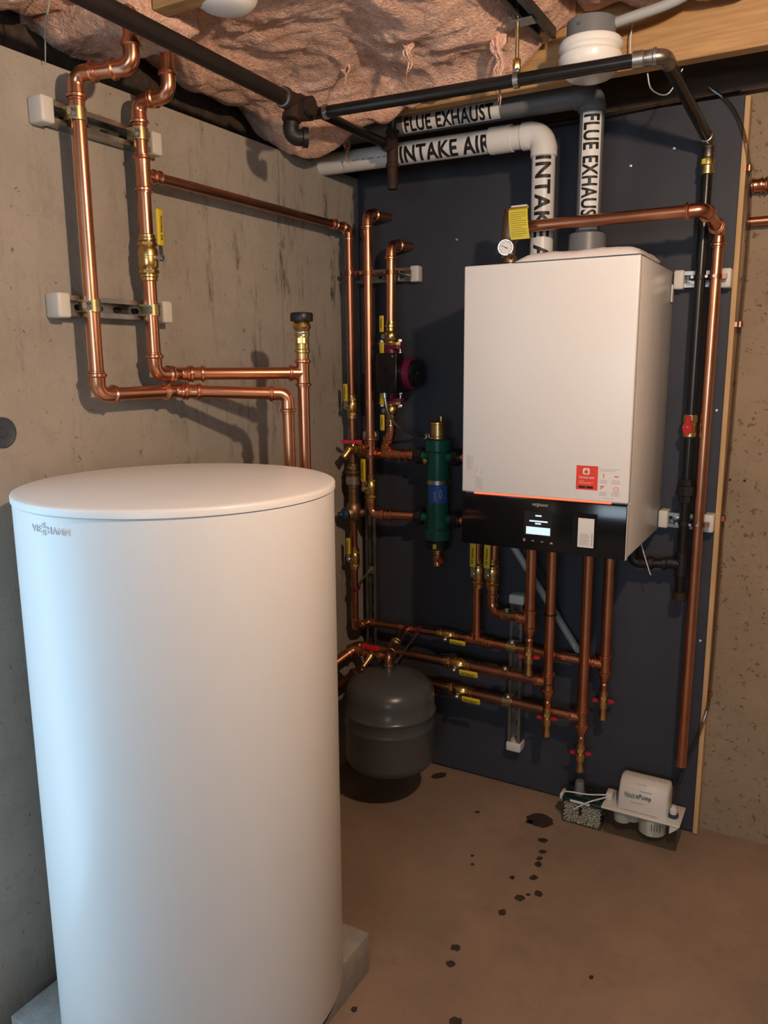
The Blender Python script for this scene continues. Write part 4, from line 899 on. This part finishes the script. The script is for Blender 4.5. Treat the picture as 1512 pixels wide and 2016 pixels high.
for j in range(12):
    w = .18+.065*j; x = .611+.010*w; z = 1.779-.080*w; y = -.2366-.010*math.sin(w*2.6); L = .042-(.012 if j % 4 == 3 else 0)
    MB().add([(x, y-.0004, z), (x+L, y-.0004, z), (x+L, y-.0006, z-.0014), (x, y-.0006, z-.0014)], [(0, 1, 2, 3)]).build('print_line', 'tag_print', yt, smooth=False)
MB().box(.612, .655, -.236, -.224, 1.778, 1.783, .002, 2).build('test_lever', 'cap_white', rv)
rv.location = V(rv.location)+V(.023, -.065, -.011)
dp = thing('copper_pipe', 'copper discharge line over the boiler and down to near the floor', 'pipe', (1.10, -.07, .245), 'copper pipe runs')
run(dp, [(.665, -.265, 1.724), (1.093, -.262, 1.725), (1.103, -.072, 1.705), (1.099, -.072, .245)], RL, bend=1.35)

# ================================================================ GAS LINE
RG = .0135
gs = thing('gas_pipe', 'black iron gas line running under the ceiling and down the board', 'pipe', (1.065, -.07, .735), 'black iron gas pipes')
GZ = 1.985
run(gs, [(.245, -.600, 1.972), (1.035, -.515, 1.985), (1.066, -.072, 1.918), (1.065, -.072, .835)], RG, 'black_iron', em='press_steel', bend=1.4, bead=False, sk=1.7)
def iron_collar(root, c, ax, r, L=.012, m='cast_iron'):
    return MB().lathe(V(c)-V(ax).normalized()*L/2, ax, [(0, r*1.05), (.001, r*1.32), (L-.001, r*1.32), (L, r*1.05)], 20).build('collar', m, root)
MB().lathe((.985, -.5204, 1.9842), (1, .107, .016), [(-.012, RG*1.02), (-.010, RG*1.25), (.010, RG*1.25), (.012, RG*1.12), (.028, RG*1.15), (.030, RG*1.3), (.036, RG*1.3)], 20).build('press_sleeve', 'galvanized', gs, 'bright steel press sleeve')
MB().lathe((1.066, -.072, 1.880), (0, 0, -1), [(0, RG*1.15), (.004, RG*1.3), (.018, RG*1.3), (.020, RG*1.12), (.030, RG*1.12), (.031, RG*1.28), (.040, RG*1.28), (.042, RG)], 20).build('press_sleeve', 'gold_zinc', gs)
cyl_patch((1.066, -.072, 0), (0, 0, 1), (-.5, -1, 0), RG*1.31, .012, 1.863, .012, 4).build('mark', 'yellow_paper', gs)
MB().hexa((1.0650, -.072, 1.040), (0, 0, 1), -.013, .013, .0245, 8).hexa((1.0650, -.072, 1.04), (0, 0, 1), .013, .030, .0180, 8).hexa((1.0650, -.072, 1.04), (0, 0, 1), -.032, -.013, .0185, 8).build('union', 'cast_iron', gs)
tee(gs, (1.0650, -.072, .835), (0, 0, 1), (-1, 0, 0), RG*1.05, m='cast_iron', bead=False, L=4.8)
MB().lathe((1.065, -.072, .745), (0, 0, 1), [(0, RG), (.07, RG)], 18).build('drip_leg', 'black_iron', gs)
MB().lathe((1.065, -.072, .730), (0, 0, 1), [(0, RG*.9), (.003, RG*1.25), (.022, RG*1.32), (.025, RG*1.32), (.026, RG*1.02)], 18).build('drip_cap', 'rusty_iron', gs)
run(gs, [(1.045, -.072, .834), (.936, -.078, .826), (.936, -.078, BZ0)], RG, 'black_iron', em='cast_iron', bend=1.3, bead=False, sk=1.6)
iron_collar(gs, (.985, -.0745, .8295), (1, 0, 0), RG, .016); iron_collar(gs, (1.022, -.073, .832), (1, 0, 0), RG, .012)
o = MB().sweep(smooth_path([(.950, -.08, .925), (.962, -.094, .880), (.985, -.094, .812), (.990, -.094, .800)]), .0016, 6).build('cable_tie', 'cap_white'); tag(o, 'loose white cable tie hanging at the boiler corner by the gas elbow', 'cable tie')
gv = thing('gas_valve', 'brass gas shut-off with a red handle on the black vertical pipe', 'valve', (1.065, -.072, 1.19))
MB().lathe((1.0652, -.072, 1.182), (0, 0, 1), [(0, .0150), (.003, .0180), (.014, .0180), (.016, .0155), (.030, .0165), (.044, .0155), (.046, .0180), (.060, .0180), (.062, .0150)], 18).hexa((1.0652, -.072, 1.222), (0, 0, 1), 0, .018, .0195).build('body', 'brass', gv)
MB().lathe((1.0652, -.086, 1.211), (-.15, -1, 0), [(0, .007), (.010, .007)], 12).build('stem', 'brass', gv)
hp = MB().prism([(-.006, -.020), (.004, -.018), (.010, -.012), (.013, 0), (.008, .010), (.005, .016), (.006, .030), (-.004, .030), (-.005, .016), (-.011, .008), (-.014, 0), (-.012, -.010)], (1.0640, -.097, 1.211), (1, -.15, 0), (0, 0, 1), (-.15, -1, 0), .006).build('handle', 'red_plastic', gv)
MB().hexa((1.0630, -.103, 1.211), (-.15, -1, 0), 0, .003, .004).build('nut', 'brass', hp)
# main pipe, tee cluster and the thin branch
gm = thing('gas_pipe', 'dusty black iron gas main under the ceiling along the concrete wall', 'pipe', (.235, -.70, 1.985), 'black iron gas pipes')
MB().lathe((.232, -1.47, 1.998), V(.236, -.70, 1.980)-V(.232, -1.47, 1.998), [(0, .0175), (.78, .0175)], 20).build('pipe', 'iron_dusty', gm)
MB().lathe((.236, -.715, 1.981), (0, 1, 0), [(0, .0180), (.002, .0235), (.010, .0235), (.012, .020), (.050, .021), (.060, .0235), (.072, .0235), (.074, .017)], 20).lathe((.236, -.672, 1.981), (0, -.25, -1), [(0, .0195), (.030, .0195), (.032, .0225), (.044, .0225), (.045, .017)], 20).build('tee', 'rusty_iron', gm)
el = MB(); el.sweep(smooth_path([(.236, -.684, 1.934), (.235, -.684, 1.915), (.243, -.676, 1.903), (.256, -.664, 1.903)], 5), [.0185]*16, 18).lathe((.256, -.664, 1.903), (.7, .65, 0), [(-.004, .0185), (-.002, .0225), (.010, .0225), (.011, .0165), (.006, .016)], 18).build('street_elbow', 'cast_iron', gm)
MB().lathe((.236, -.655, 1.972), V(1, .107, .013), [(0, .0190), (.024, .0190), (.026, .0215), (.040, .0215), (.041, .014)], 20).lathe((.240, -.672, 1.955), (.05, .9, .25), [(0, .018), (.06, .018)], 18).build('branch_elbow', 'rusty_iron', gm)
MB().lathe((.275, -.598, 1.9725), V(1, .107, .016), [(-.004, RG), (-.003, RG*1.25), (.006, RG*1.25), (.007, RG)], 18).build('thread_ring', 'zinc', gm)
MB().lathe((.236, -.711, 1.981), (0, -1, 0), [(0, .018), (.001, .0215), (.006, .0215), (.007, .018)], 20).build('thread_ring', 'zinc', gm)
gt = thing('gas_pipe', 'thin iron branch ending in a rusty drop tee in front of the intake pipe', 'pipe', (.300, -.30, 1.86), 'black iron gas pipes')
MB().lathe((.238, -.64, 1.983), V(.281, -.298, 1.962)-V(.238, -.64, 1.983), [(0, .0120), (.34, .0120)], 16).build('pipe', 'black_iron', gt)
MB().lathe((.288, -.290, 1.905), (0, 0, 1), [(0, .0165), (.002, .0185), (.010, .0185), (.012, .0155), (.085, .0155), (.087, .0185), (.095, .0185), (.096, .015)], 18).lathe((.288, -.290, 1.960), (-.15, -1, 0), [(0, .0150), (.018, .0150), (.020, .0180), (.030, .0180)], 16).build('tee', 'rusty_iron', gt)
MB().lathe((.288, -.290, 1.850), (0, 0, 1), [(0, .0145), (.06, .0145)], 16).build('nipple', 'rusty_iron', gt)
MB().lathe((.288, -.290, 2.00), (0, 0, 1), [(0, .0125), (.09, .0125)], 16).build('riser', 'black_iron', gt)

# right-hand struts
s6 = channel('strut_channel', 'upper strut channel between boiler and wood strip holding gas and discharge pipes', (.999, 0, 1.592), (1.1335, 0, 1.590), (0, -1, 0), (0, 0, 1), d=.041, capw=.026)
s7 = channel('strut_channel', 'lower strut channel between boiler and wood strip holding gas and discharge pipes', (.995, 0, .950), (1.1335, 0, .948), (0, -1, 0), (0, 0, 1), d=.041, capw=.026)
for s, z in ((s6, 1.592), (s7, .950)):
    band_clamp(s, (1.0657, -.072, z), (0, 0, 1), (0, -1, 0), RG, 'cast_iron'); band_clamp(s, (1.1015, -.072, z), (0, 0, 1), (0, -1, 0), RL, 'copper_dull')
    for x in (1.049, 1.083, 1.1015): MB().lathe((x, -.080, z), (0, -1, 0), [(0, .003), (.010, .003), (.011, .004), (.013, .004)], 10).build('bolt', 'zinc', s)
    MB().lathe((1.034, -.006, z-.002), (0, -1, 0), [(0, .011), (.002, .011), (.003, .004), (.006, .004)], 16).build('washer', 'zinc', s)

# copper pipes running on along the concrete wall behind the strip
o = thing('copper_pipe', 'upper copper stub beyond the wood strip on the concrete wall', 'pipe', (1.30, .01, 1.80), 'copper pipes on the far concrete wall')
run(o, [(1.166, .012, 1.818), (2.3, .012, 1.812)], RL); tee(o, (1.225, .012, 1.817), (1, 0, 0), (0, 0, -1), RL); coupling(o, (1.176, .012, 1.818), (1, 0, 0), RL, L=2)
o = thing('copper_pipe', 'lower copper pipe beyond the wood strip on the concrete wall', 'pipe', (1.30, .01, 1.72), 'copper pipes on the far concrete wall')
run(o, [(1.160, .012, 1.731), (2.3, .012, 1.727)], .0112)

# ================================================================ CONDENSATE BOX AND PUMP
nb = thing('neutralizer_box', 'clear box of white pellets with a dark green lid on the floor', 'box', (.834, -.07, 0))
A, B_, C_, D_ = .776, .893, -.120, -.030
def open_box(x0, x1, y0, y1, z0, z1, t): 
    mb = MB(); mb.box(x0, x1, y0, y1, z0, z0+t); mb.box(x0, x1, y0, y0+t, z0+t, z1); mb.box(x0, x1, y1-t, y1, z0+t, z1); mb.box(x0, x0+t, y0+t, y1-t, z0+t, z1); mb.box(x1-t, x1, y0+t, y1-t, z0+t, z1); return mb
open_box(A, B_, C_, D_, .001, .072, .0018).build('tub', 'clear_plastic', nb, smooth=False)
MB().box(A-.003, B_+.002, C_-.003, D_+.002, .072, .084, .004, 3).box(A+.006, B_-.010, C_+.008, D_-.006, .084, .092, .003, 2).build('lid', 'green_lid', nb)
MB().box(A+.022, A+.082, C_-.0036, C_-.0006, .0735, .0815, .0012, 2).build('lid_label', 'sticker_white', nb)
MB().box(A+.050, A+.0515, C_+.0025, D_-.004, .030, .071).build('divider', 'rubber_black', nb)
MB().box(A-.013, A-.002, -.115, -.075, .068, .086, .004, 2).build('latch', 'cap_white', nb)
MB().lathe((.8175, -.092, .092), (0, 0, 1), [(0, .017), (.004, .017), (.005, .0145), (.036, .0135), (.040, .0115)], 20).build('inlet', 'pvc_grey', nb, 'grey plastic inlet pipe')
MB().box(.788, .800, -.090, -.070, .092, .102, .002, 2).box(.838, .852, -.070, -.050, .092, .100, .002, 2).build('inlet_clamp', 'black_plastic', nb)
pel = MB(); base = bmesh.new(); bmesh.ops.create_icosphere(base, subdivisions=1, radius=1.0)
bv = [v.co.copy() for v in base.verts]; bf = [[v.index for v in f.verts] for f in base.faces]; base.free()
pr = .0038; nx = int((B_-A-.006)/(2*pr)); k = 0
for iz in range(9):
    for iy in range(11):
        if 2 < iy < 10 and iz < 8: continue        # only pellets that can be seen through the walls
        for ix in range(nx):
            x = A+.0055+ix*2*pr+random.uniform(-.0016, .0016)+(pr if iz % 2 else 0); y = C_+.0055+iy*2*pr+random.uniform(-.0008, .0008); z = .0070+iz*pr*1.80+random.uniform(-.0012, .0012)
            if x > B_-.0055 or abs(x-(A+.0507)) < .004 and z > .028: continue
            q = pr*random.uniform(.85, 1.05); pel.add([V(x, y, z)+p*q for p in bv], bf)
o = pel.build('pellets', 'pellet_white', nb, 'round white neutralising pellets', ang=180); o['kind'] = 'stuff'
cp = thing('condensate_pump', 'white condensate pump with domed cover on a clear reservoir beside the board', 'pump', (1.0, -.07, 0))
P0, P1, Q0, Q1 = .8965, 1.110, -.120, -.012
open_box(P0+.004, P1-.004, Q0+.003, Q1-.003, .001, .078, .0018).build('reservoir', 'clear_plastic', cp, smooth=False)
MB().box(P0-.006, P1+.003, Q0-.003, Q1+.003, .078, .085, .003, 3).build('base_plate', 'cap_white', cp)
MB().prism([(0, 0), (.022, .020), (.022, .024), (0, .024)], (1.086, Q0-.001, .054), (1, 0, 0), (0, 0, 1), (0, 1, 0), .004).build('bracket', 'cap_white', cp)
def cover():
    x0, x1 = .934, 1.076; prof = [(-.112, .085), (-.110, .110), (-.104, .140), (-.094, .162), (-.082, .173), (-.070, .177), (-.050, .177), (-.034, .172), (-.026, .160), (-.022, .130), (-.020, .085)]
    mb = MB(); rows = []
    for t, ins in ((0, .012), (.02, .004), (.05, 0), (.95, 0), (.98, .004), (1, .012)):
        x = x0+(x1-x0)*t; rows.append([(x, y+(ins if y < -.066 else -ins)*(.9), z-ins*(z-.085)/.092*.8) for y, z in prof])
    n = len(prof); vs_ = [p for r in rows for p in r]; fs_ = []
    for i in range(len(rows)-1):
        for j in range(n-1): fs_.append((i*n+j, i*n+j+1, (i+1)*n+j+1, (i+1)*n+j))
    fs_.append(tuple(range(n))); fs_.append(tuple((len(rows)-1)*n+j for j in reversed(range(n)))); fs_ += [(i*n, (i+1)*n, (i+1)*n+n-1, i*n+n-1) for i in range(len(rows)-1)]
    return mb.add(vs_, fs_)
cv = cover().build('cover', 'cap_white', cp, ang=50)
for k in range(18): MB().box(.946+.0068*k, .9496+.0068*k, -.074, -.048, .1765, .1788).build('vent_rib', 'cap_white', cv, smooth=False)
UU, WW = V(1, 0, 0), V(0, .30, .954)
t1 = flat_text('Neutr', (.955, -.1112, .1330), UU, WW, .0125, .032, .012); t1.build('lettering', 'green_print', cv, smooth=False)
flat_text('aPump', (.988, -.1112, .1330), UU, WW, .0125, .042, .012).build('lettering', 'print_black', cv, smooth=False)
MB().add([(.956, -.1092, .1290), (.985, -.1092, .1290), (.985, -.1090, .1298), (.956, -.1090, .1298)], [(0, 1, 2, 3)]).build('underline', 'green_print', cv, smooth=False)
MB().add([(.996, -.1024, .1515), (1.030, -.1024, .1515), (1.030, -.1022, .1523), (.996, -.1022, .1523)], [(0, 1, 2, 3)]).build('overline', 'print_black', cv, smooth=False)
MB().add([(.972, -.1118, .1170), (1.008, -.1118, .1170), (1.008, -.1114, .1182), (.972, -.1114, .1182)], [(0, 1, 2, 3)]).build('print_line', 'grey_print', cv, smooth=False)
for k in range(6): MB().add([(.983+.005*k, -.0912, .1652), (.9862+.005*k, -.0912, .1652), (.9862+.005*k, -.0890, .1674), (.983+.005*k, -.0890, .1674)], [(0, 1, 2, 3)]).build('print_mark', 'grey_print', cv, smooth=False)
MB().box(.945, 1.050, -.1135, -.1110, .088, .0895).build('lower_slot', 'grey_print', cv, smooth=False)
MB().lathe((.948, -.088, .040), (0, 0, 1), [(0, .018), (.001, .024), (.024, .026), (.038, .026)], 24).lathe((.978, -.084, .046), (0, 0, 1), [(0, .012), (.001, .018), (.032, .019)], 20).build('float_cup', 'cap_white', cp, 'white plastic float cup inside the reservoir')
MB().lathe((1.032, -.078, .024), (0, 0, 1), [(0, .030), (.001, .038), (.053, .039)], 28).build('pump_housing', 'cap_white', cp, 'white round pump housing inside the reservoir')
for k in range(4): MB().box(1.036+.0075*k, 1.0375+.0075*k, -.118+.0016*k, -.114+.0016*k, .045, .065).build('strainer_slot', 'rubber_black', cp, smooth=False)
MB().lathe((1.088, -.078, .085), (0, 0, 1), [(0, .0150), (.010, .0150), (.011, .008), (.022, .008)], 8).build('outlet_nut', 'blue_plastic', cp, 'dark blue outlet nut')
MB().lathe((1.088, -.078, .096), (0, 0, 1), [(0, .0105), (.014, .0105), (.016, .007), (.026, .006)], 16).build('outlet_fitting', 'cap_white', cp)
MB().box(P0-.002, P0+.018, -.085, -.050, .085, .110, .004, 2).build('power_inlet', 'cap_white', cp)
def cable(name, label, pts, r, m): return tag(MB().sweep(smooth_path(pts), r, 9).build(name, m), label, 'cable' if 'cable' in name else 'tube')
cable('power_cable', 'white pump cable looping over the back of the green lid', [(.905, -.075, .100), (.880, -.085, .099), (.845, -.100, .098), (.805, -.110, .099), (.780, -.108, .094), (.770, -.105, .085)], .0022, 'white_cable')
cable('power_cable', 'white pump cable hanging down in front of the pellet box', [(.905, -.080, .098), (.882, -.105, .096), (.855, -.128, .090), (.828, -.132, .070), (.812, -.131, .055)], .0022, 'white_cable')
cable('clear_tube', 'clear vinyl tube rising from the pump along the wood strip', [(1.088, -.078, .118), (1.090, -.070, .17), (1.112, -.050, .26), (1.142, -.020, .36), (1.153, .000, .45), (1.155, .005, .70), (1.154, .005, .96), (1.158, .005, 1.20), (1.160, .005, 1.47), (1.164, .004, 1.65), (1.160, .003, 1.80), (1.150, -.006, 1.89), (1.128, -.010, 1.965), (1.095, -.012, 2.02), (1.05, -.014, 2.06)], .0052, 'clear_tube')
for k, (z, l) in enumerate(((.445, 'copper tube clip low on the wood strip, above the pump'), (.958, 'copper tube clip on the wood strip level with the lower strut'), (1.475, 'copper tube clip on the wood strip level with the boiler side'), (1.858, 'copper tube clip near the top of the wood strip'))):
    x = {0: 1.153, 1: 1.154, 2: 1.160, 3: 1.155}[k]; y = 0.003 if k < 3 else -.002
    o = MB().lathe((x, y, z-.008), (0, 0, 1), [(0, .0056), (.001, .0078), (.015, .0078), (.016, .0056)], 14).box(x-.014, x-.004, y-.004, y-.001, z-.006, z+.006).build('tube_clip', 'copper'); tag(o, l, 'clip', 'copper tube clips')

# ================================================================ CEILING FITTINGS
cc = channel('ceiling_channel', 'dark strut channel under the ceiling carrying the gas pipe hanger', (.757, -1.03, 2.118), (.757, -.415, 2.118), (0, 0, -1), (1, 0, 0), caps=(0, 0), d=.022, slots=False, group='ceiling strut channel')
for ch in cc.children: ch.data.materials[0] = MATS['dark_steel']
hr = thing('pipe_hanger', 'threaded rod hanger with a bright ring on the black gas branch', 'hanger', (.735, -.55, 1.98), 'split ring pipe hangers')
GP = V(.735, -.5475, 1.980)
MB().lathe((.735, -.5475, 2.004), (0, 0, 1), [(0, .0045), (.105, .0045)], 12).build('threaded_rod', 'gold_zinc', hr)
MB().box(.708, .772, -.565, -.530, 2.090, 2.0945, .001, 1).sweep(smooth_path([(.727, -.568, 2.094), (.727, -.568, 2.108), (.735, -.568, 2.116), (.743, -.568, 2.108), (.743, -.568, 2.094)], 4), .0022, 8).build('channel_nut', 'galvanized', hr)
MB().hexa((.735, -.5475, 2.000), (0, 0, 1), 0, .022, .0085).build('coupler', 'brass', hr)
MB().lathe(GP-V(1, .107, .016).normalized()*.006, V(1, .107, .016), [(0, RG+.0004), (.0004, RG+.0034), (.0116, RG+.0034), (.012, RG+.0004)], 20).box(.728, .742, -.5555, -.5395, 1.993, 2.003, .002, 2).build('ring', 'zinc', hr)
def lampholder(label, x, y, z):
    t = thing('lampholder', label, 'lamp holder', (x, y, z), 'porcelain lampholders')
    MB().lathe((x, y, z), (0, 0, 1), [(0, .018), (.002, .036), (.006, .047), (.016, .058), (.034, .066), (.046, .067), (.052, .063), (.055, .060), (.058, .063), (.062, .067), (.072, .0675), (.077, .064), (.078, .048)], 40).build('porcelain', 'porcelain', t)
    MB().lathe((x, y, z+.078), (0, 0, 1), [(0, .050), (.002, .052), (.038, .052), (.040, .049)], 32).build('junction_box', 'pvc_grey', t)
    MB().lathe((x-.012, y-.052, z+.100), (0, -1, 0), [(0, .003), (.002, .003)], 8).build('screw', 'zinc', t)
    return t
lampholder('white porcelain lampholder on a round grey box over the boiler', .868, -.455, 1.982)
lampholder('white porcelain lampholder just showing at the top edge under a joist', .325, -1.01, 2.040)
o = MB().sweep(smooth_path([(.905, -.450, 2.088), (.950, -.450, 2.094), (1.03, -.452, 2.104), (1.10, -.455, 2.125), (1.19, -.46, 2.145), (1.5, -.46, 2.150)]), .0105, 12).build('conduit', 'grey_conduit'); tag(o, 'grey flexible conduit leading from the round grey lamp box', 'conduit')
for l, pts in (('thin white wire looping down below the joist', [(.955, -.29, 2.03), (.962, -.28, 2.00), (.985, -.27, 1.985), (1.005, -.27, 1.99), (1.03, -.28, 2.03)]),
               ('pale wire hanging beside the lamp box', [(.935, -.36, 2.13), (.930, -.36, 2.09), (.931, -.36, 2.05)])):
    o = MB().sweep(smooth_path(pts), .0016, 6).build('wire', 'white_cable'); tag(o, l, 'wire', 'loose ceiling wires')
o = MB().sweep(smooth_path([(.10, -.10, 2.01), (.30, -.10, 1.995), (.50, -.10, 2.012), (.70, -.05, 2.02), (1.0, -.015, 2.04), (1.125, -.012, 2.045)]), .0035, 8).build('brown_cable', 'rusty_iron'); tag(o, 'thin brown cable running along the top of the board', 'cable')
o = MB().sweep([(.012, -1.175, 1.955), (.05, -1.20, 2.00), (.10, -1.22, 2.055), (.12, -1.24, 2.085)], [.0012, .0016, .0022, .003], 6).build('cobweb', 'cobweb'); tag(o, 'dusty cobweb strand between wall top and ceiling', 'cobweb')

# lamps that light the room (bare bulbs in porcelain holders, out of the picture)
def bulb_lamp(label, x, y, z, w):
    t = thing('bulb_lamp', label, 'lamp', (x, y, z), 'lit bulbs')
    MB().lathe((x, y, z+.055), (0, 0, 1), [(0, .020), (.004, .030), (.020, .050), (.030, .057), (.036, .057), (.037, .050), (.12, .050)], 28).build('porcelain', 'porcelain', t)
    MB().lathe((x, y, z+.035), (0, 0, 1), [(0, .014), (.02, .014)], 16).build('screw_base', 'zinc', t)
    MB().ball((x, y, z), .034, 20).build('bulb', 'bulb_glass', t)
    l = bpy.data.lights.new('bulb_light', 'POINT'); l.energy = w; l.color = BULB_COL; l.shadow_soft_size = .026
    lo = bpy.data.objects.new('bulb_light', l); COL.objects.link(lo); lo.parent = t
bulb_lamp('bare lit bulb in a porcelain holder on the ceiling before the boiler', 1.47, -1.48, 1.94, BULB_W)
